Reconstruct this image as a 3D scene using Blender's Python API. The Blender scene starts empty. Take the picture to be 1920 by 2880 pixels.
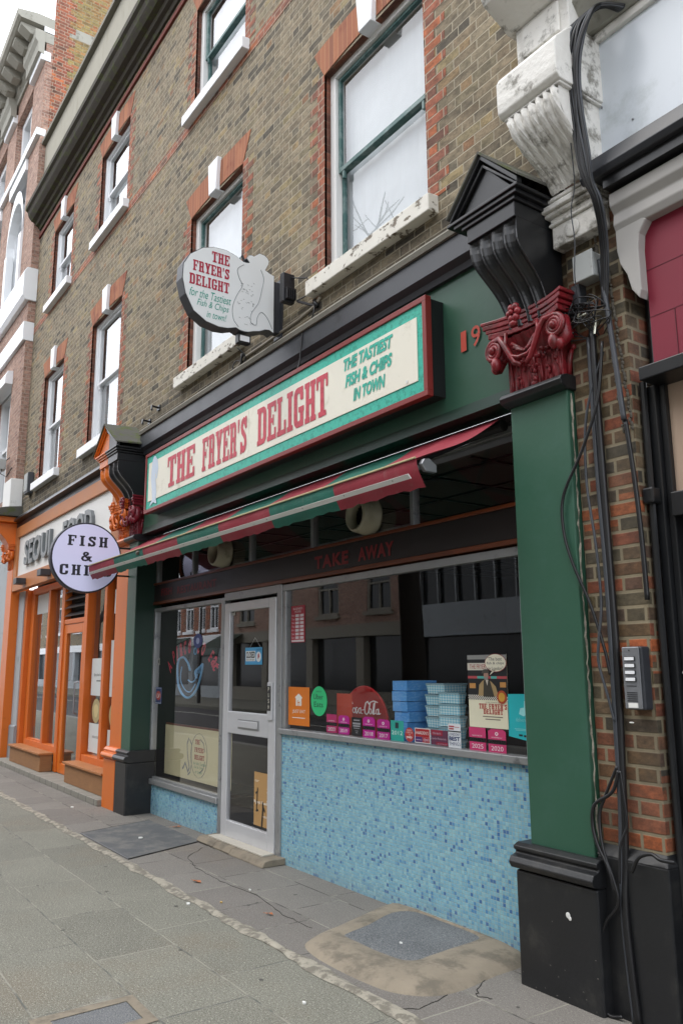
import bpy, math, random
import numpy as np
from math import radians as R, sin, cos, pi
random.seed(7); rng = np.random.default_rng(5)
SC = bpy.context.scene; COL = SC.collection
# ---------------------------------------------------------------- camera
cam = bpy.data.cameras.new('camera'); CAM = bpy.data.objects.new('camera', cam); COL.objects.link(CAM)
cam.sensor_fit = 'HORIZONTAL'; cam.sensor_width = 36; cam.lens = 2270.87/1920*36
cam.clip_start = .05; cam.clip_end = 800
from mathutils import Matrix, Vector
yaw, pit, rol = -0.96719967, 0.18834313, -0.00601023
d = Vector((sin(yaw)*cos(pit), cos(yaw)*cos(pit), sin(pit)))
r_ = Vector((cos(yaw), -sin(yaw), 0)); u_ = r_.cross(d)
rr = cos(rol)*r_ + sin(rol)*u_; uu = -sin(rol)*r_ + cos(rol)*u_
m = Matrix((rr, uu, -d)).transposed().to_4x4(); m.translation = Vector((0, -3.62, 1.6))
CAM.matrix_world = m; SC.camera = CAM
# ---------------------------------------------------------------- sky, sun, exposure
SUN_EL, SUN_AZ = R(58), R(215)
w = bpy.data.worlds.new('World'); SC.world = w; w.use_nodes = True
nt = w.node_tree; nt.nodes.clear()
sky = nt.nodes.new('ShaderNodeTexSky'); sky.sky_type = 'NISHITA'; sky.sun_disc = False
sky.sun_elevation = SUN_EL; sky.sun_rotation = SUN_AZ; sky.dust_density = 4; sky.air_density = 1
mx = nt.nodes.new('ShaderNodeMix'); mx.data_type = 'RGBA'; mx.inputs[0].default_value = .86
mx.inputs[7].default_value = (13.2, 13.6, 14.4, 1)
bg = nt.nodes.new('ShaderNodeBackground'); bg.inputs[1].default_value = .14
out = nt.nodes.new('ShaderNodeOutputWorld')
nt.links.new(sky.outputs[0], mx.inputs[6]); nt.links.new(mx.outputs[2], bg.inputs[0]); nt.links.new(bg.outputs[0], out.inputs[0])
sl = bpy.data.lights.new('sun', 'SUN'); sl.energy = .7; sl.angle = R(20); sl.color = (1, .96, .9)
so = bpy.data.objects.new('sun', sl); COL.objects.link(so)
sd = Vector((-sin(SUN_AZ)*-1*cos(SUN_EL), cos(SUN_AZ)*cos(SUN_EL), sin(SUN_EL)))   # towards the sun
so.rotation_euler = sd.to_track_quat('Z', 'Y').to_euler()
SC.view_settings.view_transform = 'Standard'; SC.view_settings.look = 'None'
SC.view_settings.exposure = 0.6; SC.view_settings.gamma = 1; SC.view_settings.use_curve_mapping = False
SC.render.engine = 'CYCLES'; SC.cycles.max_bounces = 7; SC.cycles.transparent_max_bounces = 12
SC.cycles.use_denoising = True; SC.cycles.caustics_reflective = False; SC.cycles.caustics_refractive = False

# ---------------------------------------------------------------- node helper
class NT:
    def __init__(s, name):
        s.mat = bpy.data.materials.new(name); s.mat.use_nodes = True; s.t = s.mat.node_tree; s.t.nodes.clear()
        s.out = s.t.nodes.new('ShaderNodeOutputMaterial'); g = s.t.nodes.new('ShaderNodeNewGeometry'); s.geo = g
        s.P = g.outputs['Position']; s.Nn = g.outputs['Normal']
    def L(s, v, i):
        if isinstance(v, (int, float)): i.default_value = v
        elif isinstance(v, tuple): i.default_value = v if len(v) == len(i.default_value) else (*v, 1)
        else: s.t.links.new(v, i)
    def m(s, op, a, b=0., c=0.):
        n = s.t.nodes.new('ShaderNodeMath'); n.operation = op
        for k, v in enumerate((a, b, c)): s.L(v, n.inputs[k])
        return n.outputs[0]
    def sep(s, v):
        n = s.t.nodes.new('ShaderNodeSeparateXYZ'); s.L(v, n.inputs[0]); return n.outputs
    def comb(s, x, y, z=0.):
        n = s.t.nodes.new('ShaderNodeCombineXYZ')
        for k, v in enumerate((x, y, z)): s.L(v, n.inputs[k])
        return n.outputs[0]
    def noise(s, scale, vec=None, det=4., rough=.6, sy=None):
        n = s.t.nodes.new('ShaderNodeTexNoise'); n.inputs['Scale'].default_value = scale
        n.inputs['Detail'].default_value = det; n.inputs['Roughness'].default_value = rough
        v = vec or s.P
        if sy:
            mp = s.t.nodes.new('ShaderNodeMapping'); mp.inputs['Scale'].default_value = sy; s.L(v, mp.inputs[0]); v = mp.outputs[0]
        s.L(v, n.inputs['Vector']); return n.outputs[0]
    def white(s, vec):
        n = s.t.nodes.new('ShaderNodeTexWhiteNoise'); n.noise_dimensions = '3D'; s.L(vec, n.inputs['Vector']); return n.outputs[0]
    def ramp(s, f, stops, const=False):
        n = s.t.nodes.new('ShaderNodeValToRGB'); s.L(f, n.inputs[0]); e = n.color_ramp.elements
        if const: n.color_ramp.interpolation = 'CONSTANT'
        while len(e) < len(stops): e.new(.5)
        for k, (p, c) in enumerate(stops):
            e[k].position = p; e[k].color = (*c, 1) if len(c) == 3 else c
        return n.outputs[0]
    def smooth(s, v, a, b):
        n = s.t.nodes.new('ShaderNodeMapRange'); n.interpolation_type = 'SMOOTHSTEP'; s.L(v, n.inputs[0])
        n.inputs[1].default_value = a; n.inputs[2].default_value = b; return n.outputs[0]
    def mix(s, f, a, b, mode='MIX'):
        n = s.t.nodes.new('ShaderNodeMix'); n.data_type = 'RGBA'; n.blend_type = mode
        s.L(f, n.inputs[0]); s.L(a, n.inputs[6]); s.L(b, n.inputs[7]); return n.outputs[2]
    def bump(s, h, strength=.4, dist=.004):
        n = s.t.nodes.new('ShaderNodeBump'); n.inputs['Strength'].default_value = strength
        n.inputs['Distance'].default_value = dist; s.L(h, n.inputs['Height']); return n.outputs[0]
    def bsdf(s, col, rough=.6, metal=0., nrm=None, **k):
        n = s.t.nodes.new('ShaderNodeBsdfPrincipled'); s.L(col, n.inputs['Base Color']); s.L(rough, n.inputs['Roughness'])
        s.L(metal, n.inputs['Metallic'])
        if nrm is not None: s.L(nrm, n.inputs['Normal'])
        for kk, v in k.items(): s.L(v, n.inputs[kk])
        s.t.links.new(n.outputs[0], s.out.inputs[0]); return s.mat
def hx(h):
    v = [int(h[i:i+2], 16)/255 for i in (0, 2, 4)]
    return tuple(x/12.92 if x <= .04045 else ((x+.055)/1.055)**2.4 for x in v)
def mul(c, k): return tuple(x*k for x in c)

def plain(name, c, rough=.55, var=.18, sc=9., bump=.15, metal=0., dirt=None, dsc=3., dth=(.55, .7), bs=120., **k):
    t = NT(name); n = t.noise(sc); col = t.mix(n, mul(c, 1-var), mul(c, 1+var))
    if dirt: col = t.mix(t.smooth(t.noise(dsc, det=7., rough=.7), *dth), col, dirt)
    b = t.bump(t.noise(bs), bump, .002)
    return t.bsdf(col, t.m('ADD', t.m('MULTIPLY', n, .15), rough-.07), metal, b, **k)

def uv_(t):
    x, y, z = t.sep(t.P); nx, ny, nz = t.sep(t.Nn)
    side = t.m('GREATER_THAN', t.m('ABSOLUTE', nx), .6); top = t.m('GREATER_THAN', t.m('ABSOLUTE', nz), .6)
    u = t.m('ADD', t.m('MULTIPLY', x, t.m('SUBTRACT', 1., side)), t.m('MULTIPLY', y, side))
    v = t.m('ADD', t.m('MULTIPLY', z, t.m('SUBTRACT', 1., top)), t.m('MULTIPLY', y, top))
    return u, v

def brick(name, stops, mortar, mort_w=.0055, grime=(.05, .045, .035), gth=(.55, .8), gamt=.5, soldier=False, rough=.9, stretcher=False, bands=()):
    t = NT(name); u, v = uv_(t)
    wob = t.m('MULTIPLY', t.m('SUBTRACT', t.noise(14.), .5), .006)
    u = t.m('ADD', u, wob); v = t.m('ADD', v, t.m('MULTIPLY', wob, .7))
    if soldier: u, v = v, u
    vv = t.m('DIVIDE', v, .075 if not soldier else .06); row = t.m('FLOOR', vv); fv = t.m('FRACT', vv)
    per = .34 if not soldier else .6
    if stretcher: per = .225
    ux = t.m('ADD', t.m('DIVIDE', u, per), t.m('MULTIPLY', row, .5)); cu = t.m('FLOOR', ux); fu = t.m('FRACT', ux)
    if soldier or stretcher:
        du = t.m('MULTIPLY', t.m('MINIMUM', fu, t.m('SUBTRACT', 1., fu)), per); hd = 0.
        if soldier: du = 1.
    else:
        hd = t.m('GREATER_THAN', fu, .667)
        du = t.m('MULTIPLY', t.m('MINIMUM', t.m('MINIMUM', fu, t.m('SUBTRACT', 1., fu)), t.m('ABSOLUTE', t.m('SUBTRACT', fu, .667))), per)
    dv = t.m('MULTIPLY', t.m('MINIMUM', fv, t.m('SUBTRACT', 1., fv)), .075 if not soldier else .06)
    dd = t.m('MINIMUM', du, dv)
    mk = t.smooth(dd, mort_w*.55, mort_w*1.35)
    idv = t.comb(t.m('ADD', t.m('MULTIPLY', cu, 2.), hd), row, 0.)
    w1 = t.white(idv)
    col = t.ramp(w1, stops)
    if bands:
        zz = t.m('ADD', t.sep(t.P)[2], t.m('MULTIPLY', t.m('SUBTRACT', w1, .5), .1)); hot = 0.
        for a_, b_ in bands: hot = t.m('MAXIMUM', hot, t.m('MULTIPLY', t.m('GREATER_THAN', zz, a_), t.m('LESS_THAN', zz, b_)))
        col = t.mix(t.m('MULTIPLY', hot, .8), col, t.ramp(t.white(t.comb(row, cu, 8.)), [(0, hx('6d3d28')), (.3, hx('96502e')), (.6, hx('7c4732')), (.85, hx('a5562c')), (1, hx('5f4838'))]))
    fine = t.noise(60., det=6.); col = t.mix(.6, col, t.mix(fine, (.15, .15, .15), (.88, .88, .88)), 'OVERLAY')
    mid = t.noise(17., det=5., rough=.7, vec=t.comb(t.m('MULTIPLY', u, .6), v, t.m('MULTIPLY', w1, 9.))); col = t.mix(.75, col, t.mix(t.smooth(mid, .3, .7), (.22, .22, .22), (.74, .74, .74)), 'OVERLAY')
    col = t.mix(t.m('MULTIPLY', t.smooth(mid, .62, .75), .5), col, mul(grime, 1.2))
    mcol = t.mix(t.noise(5.), mul(mortar, .55), mul(mortar, 1.25))
    col = t.mix(mk, mcol, col)
    col = t.mix(t.m('MULTIPLY', t.smooth(t.noise(.9, det=8., rough=.7), *gth), gamt), col, grime)
    stk = t.noise(5., sy=(1., 1., .22), det=6., rough=.7); col = t.mix(t.m('MULTIPLY', t.smooth(stk, .56, .74), gamt*.55), col, grime)
    pale = t.noise(1.7, det=6., rough=.7, vec=t.comb(v, u, 3.)); col = t.mix(t.m('MULTIPLY', t.smooth(pale, .56, .72), .22), col, mul(mortar, .95))
    h = t.m('ADD', t.m('MULTIPLY', mk, .7), t.m('MULTIPLY', fine, .5))
    return t.bsdf(col, rough, 0., t.bump(h, .6, .006))

M = {}
M['stock'] = brick('stock_brick', [(0, hx('4f493e')), (.1, hx('6a604f')), (.25, hx('837660')), (.4, hx('756a55')), (.55, hx('8a7e68')), (.7, hx('7d6e58')), (.82, hx('6f6757')), (.93, hx('8f815f')), (1, hx('856349'))], hx('a79d88'), .0048, gth=(.5, .75), gamt=.45)
M['stock_dark'] = brick('sooty_stock_brick', [(0, hx('3a352e')), (.4, hx('5d5444')), (.8, hx('6f6450')), (1, hx('4b4236'))], hx('8c8472'), .005, gamt=.8)
M['red'] = brick('red_dressing_brick', [(0, hx('5f4438')), (.2, hx('855240')), (.45, hx('9a5a42')), (.62, hx('7a5042')), (.8, hx('a8623f')), (.92, hx('8c5040')), (1, hx('64503f'))], hx('aa9c88'), .005, gamt=.45)
M['reveal'] = brick('painted_reveal_brick', [(0, hx('54362c')), (.5, hx('6b4132')), (1, hx('7c4c3a'))], hx('6a5548'), .004, stretcher=True)
M['arch'] = brick('rubbed_orange_brick', [(0, hx('a8552c')), (.4, hx('bd6434')), (.7, hx('b05a34')), (1, hx('c8713c'))], hx('a86a48'), .002, soldier=False)
M['redwall'] = brick('pink_red_brick', [(0, hx('8b6b5e')), (.4, hx('a1806f')), (.7, hx('937466')), (1, hx('ab8c7c'))], hx('aa9c90'), .0045, gamt=.3)
M['pier'] = brick('old_pier_brick', [(0, hx('36322a')), (.16, hx('544b39')), (.32, hx('5f4632')), (.44, hx('74412e')), (.54, hx('4e442e')), (.66, hx('62462f')), (.78, hx('413b31')), (.9, hx('7c432c')), (1, hx('5d543f'))], hx('857a63'), .0085, gth=(.48, .72), gamt=.6, rough=.85, bands=((.7, 1.04), (1.58, 1.72), (2.3, 2.42)))
M['yellowwall'] = brick('yellow_gable_brick', [(0, hx('6a5d3c')), (.25, hx('957046')), (.5, hx('857549')), (.7, hx('9c6340')), (.85, hx('7a6c48')), (1, hx('927f4e'))], hx('958c70'), .006, gamt=.45)

def soldier_mat():
    t = NT('orange_arch_brick'); x, y, z = t.sep(t.P)
    ux = t.m('DIVIDE', t.m('ADD', x, t.m('MULTIPLY', y, 1.)), .068); cu = t.m('FLOOR', ux); fu = t.m('FRACT', ux)
    dd = t.m('MINIMUM', fu, t.m('SUBTRACT', 1., fu)); mk = t.smooth(dd, .02, .07)
    col = t.ramp(t.white(t.comb(cu, 1., 2.)), [(0, hx('84513a')), (.35, hx('9c5f42')), (.7, hx('a66a48')), (1, hx('8e563e'))])
    col = t.mix(t.smooth(t.noise(3.), .5, .75), col, hx('7c3c28'))
    col = t.mix(mk, hx('b5835c'), col)
    return t.bsdf(col, .85, 0., t.bump(t.m('ADD', mk, t.noise(60.)), .4, .004))
M['arch'] = soldier_mat()

def mosaic():
    t = NT('blue_mosaic'); x, y, z = t.sep(t.P); S = .0245
    a = t.m('DIVIDE', x, S); b = t.m('DIVIDE', z, S*.92)
    fa, fb = t.m('FRACT', a), t.m('FRACT', b); ca, cb = t.m('FLOOR', a), t.m('FLOOR', b)
    dd = t.m('MINIMUM', t.m('MINIMUM', fa, t.m('SUBTRACT', 1., fa)), t.m('MINIMUM', fb, t.m('SUBTRACT', 1., fb)))
    mk = t.smooth(dd, .035, .1); wn = t.white(t.comb(ca, cb, 3.))
    col = t.ramp(wn, [(0, hx('74aec6')), (.22, hx('80b7c9')), (.4, hx('6ba7c2')), (.58, hx('8abdca')), (.72, hx('79b0c4')), (.84, hx('619fc0')), (.90, hx('4486b6')), (.95, hx('2c66a0'))], True)
    col = t.mix(.07, col, hx('9aa9ac')); col = t.mix(mk, hx('97a9a8'), col)
    col = t.mix(t.m('MULTIPLY', t.smooth(t.noise(2.2, det=7., rough=.75), .56, .8), .4), col, hx('7c8f90'))
    low = t.m('MULTIPLY', t.smooth(t.m('ADD', z, t.m('MULTIPLY', t.noise(6.), .12)), .22, .05), .35)
    col = t.mix(low, col, hx('85969a'))
    til = t.m('MULTIPLY', t.white(t.comb(ca, cb, 7.)), .4)
    return t.bsdf(col, t.m('ADD', .22, t.m('MULTIPLY', t.white(t.comb(ca, cb, 9.)), .2)), 0., t.bump(t.m('ADD', mk, til), .35, .002))
M['mosaic'] = mosaic()

def paving(name, cl, sx, off, base, dark, y0=0., speck=.5, joint=(.1, .1, .09), jw=.006, light=.0):
    t = NT(name); x, y, z = t.sep(t.P)
    wob = t.m('MULTIPLY', t.m('SUBTRACT', t.noise(2.5), .5), .02)
    yy = t.m('DIVIDE', t.m('ADD', t.m('ADD', y, y0), wob), cl); row = t.m('FLOOR', yy); fy = t.m('FRACT', yy)
    sh = t.m('MULTIPLY', t.white(t.comb(row, 5., 1.)), 1.)
    xx = t.m('ADD', t.m('DIVIDE', t.m('ADD', x, wob), sx), t.m('ADD', t.m('MULTIPLY', row, off), t.m('MULTIPLY', sh, .25))); cx = t.m('FLOOR', xx); fx = t.m('FRACT', xx)
    dx = t.m('MULTIPLY', t.m('MINIMUM', fx, t.m('SUBTRACT', 1., fx)), sx); dy = t.m('MULTIPLY', t.m('MINIMUM', fy, t.m('SUBTRACT', 1., fy)), cl)
    mk = t.smooth(t.m('ADD', t.m('MINIMUM', dx, dy), t.m('MULTIPLY', t.m('SUBTRACT', t.noise(40.), .5), .006)), jw*.3, jw*1.3)
    wn = t.white(t.comb(cx, row, 2.))
    col = t.mix(wn, base, dark)
    big = t.noise(1.6, det=8., rough=.7); col = t.mix(.7, col, t.mix(big, (.3, .3, .3), (.72, .72, .72)), 'OVERLAY')
    brn = t.smooth(t.noise(1.1, vec=t.comb(x, y, 4.), det=5.), .52, .75); col = t.mix(t.m('MULTIPLY', brn, .4), col, hx('6d5f4c'))
    sp = t.noise(85., det=3., rough=.75); col = t.mix(t.m('MULTIPLY', t.smooth(sp, .56, .68), speck), col, hx('b5b2a4'))
    col = t.mix(t.m('MULTIPLY', t.smooth(sp, .44, .34), speck), col, hx('33332d'))
    sp2 = t.noise(210., det=2.); col = t.mix(t.m('MULTIPLY', t.smooth(sp2, .58, .64), speck*.8), col, hx('c8c5b8'))
    if light:
        pt = t.smooth(t.noise(.8, vec=t.comb(t.m('MULTIPLY', x, .6), y, 9.), det=6., rough=.65), .6, .7); col = t.mix(t.m('MULTIPLY', pt, light), col, hx('a3a49d'))
    jc = t.mix(t.smooth(t.noise(3.), .42, .58), joint, hx('8d8a7e'))
    col = t.mix(mk, jc, col)
    return t.bsdf(col, .88, 0., t.bump(t.m('ADD', t.m('MULTIPLY', mk, 1.), t.m('MULTIPLY', sp, .9)), .5, .004))
M['flags'] = paving('concrete_flags', .47, .92, .5, hx('706f64'), hx('65645a'), y0=1.06, speck=.75, light=.85)
M['stoneflags'] = paving('old_stone_flags', .40, .52, .35, hx('736f69'), hx('69645f'), y0=1.03, speck=.4, joint=(.045, .04, .038), jw=.006, light=.0)

def tiles_step():
    t = NT('step_tile'); x, y, z = t.sep(t.P); f = t.m('FRACT', t.m('DIVIDE', x, .3)); mk = t.smooth(t.m('MINIMUM', f, t.m('SUBTRACT', 1., f)), .01, .04)
    col = t.mix(t.noise(8.), hx('77746c'), hx('8d8a80')); return t.bsdf(t.mix(mk, hx('4e4c46'), col), .8)
M['steptile'] = tiles_step()

def fabric_mat():
    t = NT('striped_awning_fabric'); x, y, z = t.sep(t.P)
    s = t.m('FLOOR', t.m('DIVIDE', t.m('ADD', x, 3.35), .8286)); odd = t.m('GREATER_THAN', t.m('ABSOLUTE', t.m('FRACT', t.m('MULTIPLY', s, .5))), .25)
    n = t.noise(6., det=8., rough=.7)
    red = t.mix(n, hx('7a1e2b'), hx('9c2f3e')); gr = t.mix(n, hx('0f4f42'), hx('1c6f5e'))
    col = t.mix(odd, gr, red)
    wear = t.smooth(t.noise(26., det=6., rough=.8, sy=(1., 1., .35)), .55, .75); col = t.mix(t.m('MULTIPLY', wear, .35), col, hx('8e7f76'))
    return t.bsdf(col, .62, 0., t.bump(t.noise(240.), .3, .001))
M['fabric'] = fabric_mat()

def crackle(name, c1, c2, th=(.42, .5)):
    t = NT(name); n = t.noise(22., det=7., rough=.75); n2 = t.noise(60., det=3.)
    col = t.mix(t.smooth(n, *th), c1, c2); col = t.mix(t.m('MULTIPLY', t.smooth(n2, .58, .66), .5), col, mul(c2, 1.35))
    return t.bsdf(col, .45, 0., t.bump(n, .3, .002))
M['teal'] = crackle('crinkled_teal_vinyl', hx('1d9480'), hx('2fae98'))
M['signred'] = crackle('crinkled_red_vinyl', hx('a8182f'), hx('bf3246'))

def glass(name, tint=(1, 1, 1), k=1.6, wav=.02, rough=0.):
    t = NT(name); tr = t.t.nodes.new('ShaderNodeBsdfTransparent'); tr.inputs[0].default_value = (*tint, 1)
    gl = t.t.nodes.new('ShaderNodeBsdfAnisotropic'); gl.inputs['Roughness'].default_value = rough
    dp = t.t.nodes.new('ShaderNodeVectorMath'); dp.operation = 'DOT_PRODUCT'; t.t.links.new(t.geo.outputs['Incoming'], dp.inputs[0]); t.t.links.new(t.Nn, dp.inputs[1])
    frs = t.m('ADD', .043, t.m('MULTIPLY', .957, t.m('POWER', t.m('SUBTRACT', 1., t.m('ABSOLUTE', dp.outputs['Value'])), 5.)))
    b = t.bump(t.noise(.8, det=1.), wav, .05); t.L(b, gl.inputs['Normal'])
    f = t.m('MINIMUM', t.m('MULTIPLY', frs, k), .92)
    mx = t.t.nodes.new('ShaderNodeMixShader'); t.L(f, mx.inputs[0]); t.t.links.new(tr.outputs[0], mx.inputs[1]); t.t.links.new(gl.outputs[0], mx.inputs[2])
    t.t.links.new(mx.outputs[0], t.out.inputs[0]); return t.mat
M['glass'] = glass('shop_glass', (1, 1, 1), 2.3, .03)
M['winglass'] = glass('sash_glass', (.97, .98, .98), 2.1, .10)

def peel(name='peeling_white_paint'):
    t = NT(name); n = t.noise(11., det=7., rough=.65, sy=(1., 1., 1.6)); f = t.smooth(n, .585, .6)
    col = t.mix(t.noise(5.), hx('e6e3da'), hx('cfcabd')); col = t.mix(f, col, t.mix(t.noise(30.), hx('574c3e'), hx('8f8472')))
    edge = t.m('MULTIPLY', t.smooth(n, .55, .585), t.m('SUBTRACT', 1., f)); col = t.mix(t.m('MULTIPLY', edge, .3), col, hx('8d877a'))
    return t.bsdf(col, .6, 0., t.bump(t.m('SUBTRACT', 1., f), .8, .008))
M['peel'] = peel()
def oldwhite():
    t = NT('weathered_white_stucco'); n = t.noise(4.5, det=9., rough=.72)
    col = t.mix(t.noise(7.), hx('eceae5'), hx('d6d3cb')); col = t.mix(t.m('MULTIPLY', t.smooth(n, .52, .64), .8), col, hx('5f5a4e'))
    st = t.noise(9., sy=(1., 1., .15), det=5.); col = t.mix(t.m('MULTIPLY', t.smooth(st, .58, .75), .45), col, hx('716a5a'))
    return t.bsdf(col, .7, 0., t.bump(t.noise(16., det=6.), .7, .012))
M['oldwhite'] = oldwhite()
def mossy(name, base, amt=.8, th=(.46, .6)):
    t = NT(name); n = t.noise(7., det=8., rough=.7); nn = t.noise(3.)
    col = t.mix(nn, mul(base, .8), mul(base, 1.15)); col = t.mix(t.m('MULTIPLY', t.smooth(n, *th), amt), col, t.mix(t.noise(19.), hx('39401c'), hx('5d6a26')))
    return t.bsdf(col, .95, 0., t.bump(n, .8, .01))
M['moss'] = mossy('mossy_cornice', hx('443f37'), .55, (.5, .64)); M['cement'] = mossy('cement_ledge', hx('7d7a70'), .25, (.6, .75))
M['mosscap'] = mossy('mossy_slate_cap', hx('56554e'), .7, (.5, .62))
def streaks():
    t = NT('grey_render'); n = t.noise(6., sy=(1., 1., .12), det=6.); col = t.mix(t.noise(2.), hx('a4a092'), hx('8f8b7e'))
    col = t.mix(t.m('MULTIPLY', t.smooth(n, .56, .75), .4), col, hx('6f6a55')); return t.bsdf(col, .9, 0., t.bump(t.noise(30.), .3, .004))
M['render'] = streaks()
def wood(name, a, b, rough=.5):
    t = NT(name); n = t.noise(3., sy=(2., 2., 14.), det=6.); n2 = t.noise(2.5, det=4.)
    col = t.mix(n, a, b); col = t.mix(t.m('MULTIPLY', t.smooth(n2, .5, .7), .4), col, mul(b, 1.25)); return t.bsdf(col, rough, 0., t.bump(n, .2, .002))
M['wood'] = wood('varnished_brown_wood', hx('4a2210'), hx('7a3c1a'), .35)
M['timber'] = wood('orange_timber', hx('8e5a34'), hx('b07440'), .6)
M['timber_grey'] = wood('weathered_timber', hx('7d5637'), hx('9b7046'), .7)
P = plain
M['green'] = P('green_paint', hx('2c5341'), .40, .06, 2.5, .3, dirt=hx('35594a'), dsc=1.6, dth=(.45, .75), bs=30.)
M['darkgreen'] = P('dark_and_shaded_green', hx('17352a'), .38, .12, 3., .12)
M['black'] = P('black_gloss_paint', hx('1b1c1e'), .32, .25, 4., .2)
M['greyblack'] = P('charcoal_paint', hx('34363b'), .42, .15, 4., .2, dirt=hx('26282b'))
M['plinthblack'] = P('scuffed_black_paint', hx('1d1e20'), .4, .25, 5., .4, dirt=hx('3a3936'), dsc=5., dth=(.5, .8), bs=40.)
M['capred'] = P('dark_red_gloss_paint', hx('7e1c24'), .4, .3, 8., .8, dirt=hx('5a1818'), dsc=12., dth=(.45, .6), bs=30.)
M['capred2'] = P('deep_red_gloss_paint', hx('6e1624'), .34, .25, 8., .5, bs=40.)
M['signframe'] = P('dull_red_frame', hx('7e2a26'), .45, .12, 6., .1)
M['numred'] = P('red_numerals', hx('b0402e'), .5)
M['cream'] = P('cream_panel', hx('e3dfcf'), .45, .05, 3., .05, dirt=hx('cdc8b4'), dsc=5.)
M['white'] = P('white_paint', hx('e2e1de'), .5, .05, 4., .1, dirt=hx('b9b6ae'), dsc=6., dth=(.6, .75))
M['whiteclean'] = P('clean_white', hx('e6e8ea'), .35, .03, 2., .03)
M['signwhite'] = P('white_sign_face', hx('d9dcdc'), .4, .05, 4., .05)
M['boardwhite'] = P('white_composite_board', hx('d4dae0'), .22, .03, 1.2, .05, dirt=hx('bcc3c6'), dsc=1.4)
M['lilac'] = P('pale_lilac_acrylic', hx('cdcde8'), .3, .02, 2., .02, **{'Emission Color': (.66, .66, .92, 1), 'Emission Strength': .14})
M['ink'] = P('black_vinyl', hx('17171b'), .4); M['darkblue'] = P('dark_ink', hx('20202c'), .5)
M['alu'] = P('dull_aluminium', hx('9fa1a2'), .38, .1, 6., .1, .55, dirt=hx('77797b'), dsc=8.)
M['alu_bright'] = P('bright_aluminium', hx('cccdd0'), .35, .08, 6., .1, .35)
M['steel'] = P('brushed_steel', hx('8e9094'), .33, .1, 30., .15, .6)
M['tealpaint'] = P('teal_sash_paint', hx('3c615e'), .5, .2, 9., .2, dirt=hx('6d8380'), dsc=7., dth=(.45, .6))
M['darkteal'] = P('dark_gap_teal', hx('1c3f3a'), .5)
M['curtain'] = P('white_net_curtain', hx('cdd2d6'), .9, .12, 5., .1)
M['greycurtain'] = P('grey_net_curtain', hx('b4b8ba'), .9, .1, 5., .3)
M['room'] = P('dim_room', hx('6f7276'), .9)
M['orange'] = P('orange_gloss_paint', hx('d06a1c'), .38, .08, 5., .15, dirt=hx('a85415'), dsc=6., dth=(.6, .75))
M['orangedeep'] = P('deep_orange_paint', hx('cc661e'), .42, .12, 5., .15)
M['greywall'] = P('pale_grey_render', hx('a9afb3'), .7, .07, 2., .1, dirt=hx('8f9496'), dsc=3.)
M['letter_grey'] = P('grey_letter', hx('6b7072'), .35, .1, 6., .05)
M['rubber'] = P('black_cable_sheath', hx('161618'), .4, .3, 10., .2)
M['cablegrey'] = P('grey_cable_sheath', hx('3a3d42'), .4, .3, 10., .2)
M['boxgrey'] = P('pale_grey_plastic', hx('9fa2a0'), .5, .1, 6., .1, dirt=hx('6f6f6a'), dsc=9.)
M['fan'] = P('aged_ivory_plastic', hx('a29c86'), .45, .12, 6., .1, dirt=hx('7f785f'), dsc=5.)
M['mesh'] = P('dark_mesh', hx('0d0d0c'), .7)
M['redboard'] = P('crimson_board', hx('78102a'), .55, .1, 3., .2, dirt=hx('761228'), dsc=2.)
M['beige'] = P('beige_blind', hx('b29a86'), .7, .08, 2., .05)
M['ceil'] = P('dim_ceiling_tile', hx('54514b'), .9); M['interior'] = P('dark_interior_wall', hx('2a201a'), .8); M['floor_in'] = P('interior_floor', hx('1d1c1a'), .5)
M['amber'] = P('amber_shade', hx('a2641c'), .4); M['mortar'] = P('pale_mortar', hx('9a9486'), .9, .25, 9., .8, dirt=hx('716c61'), dsc=11., dth=(.44, .56), bs=60.)
M['mortarbrown'] = P('brown_mortar_fillet', hx('867c6c'), .9, .32, 5., .9, dirt=hx('6a6357'), dsc=6., dth=(.45, .65), bs=70.)
def ironplate():
    t = NT('cast_concrete_cover'); n = t.noise(3., det=7.); sp = t.noise(150., det=2.)
    col = t.mix(n, hx('4a4c4f'), hx('77797a')); col = t.mix(t.m('MULTIPLY', t.smooth(sp, .55, .66), .5), col, hx('a2a29e')); col = t.mix(t.m('MULTIPLY', t.smooth(sp, .45, .36), .6), col, hx('222426'))
    return t.bsdf(col, .75, 0., t.bump(sp, .6, .003))
M['cover'] = ironplate(); M['darkcover'] = P('asphalt_infill', hx('515355'), .85, .25, 5., .9, dirt=hx('6c6b67'), dsc=4., dth=(.42, .68), bs=60.)
M['asphalt'] = P('asphalt', hx('3f3f40'), .85, .2, 2., .6, bs=100.)
M['leaf'] = P('dry_leaf', hx('a06038'), .7, .2, 30.); M['paper'] = P('paper_scrap', hx('d8d8d4'), .7); M['butt'] = P('cigarette_paper', hx('b99a5c'), .8)
FL = {}
def flat(h, rough=.45, var=.05):
    if h not in FL: FL[h] = plain('print_'+h, hx(h), rough, var, 15., .03)
    return FL[h]

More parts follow.
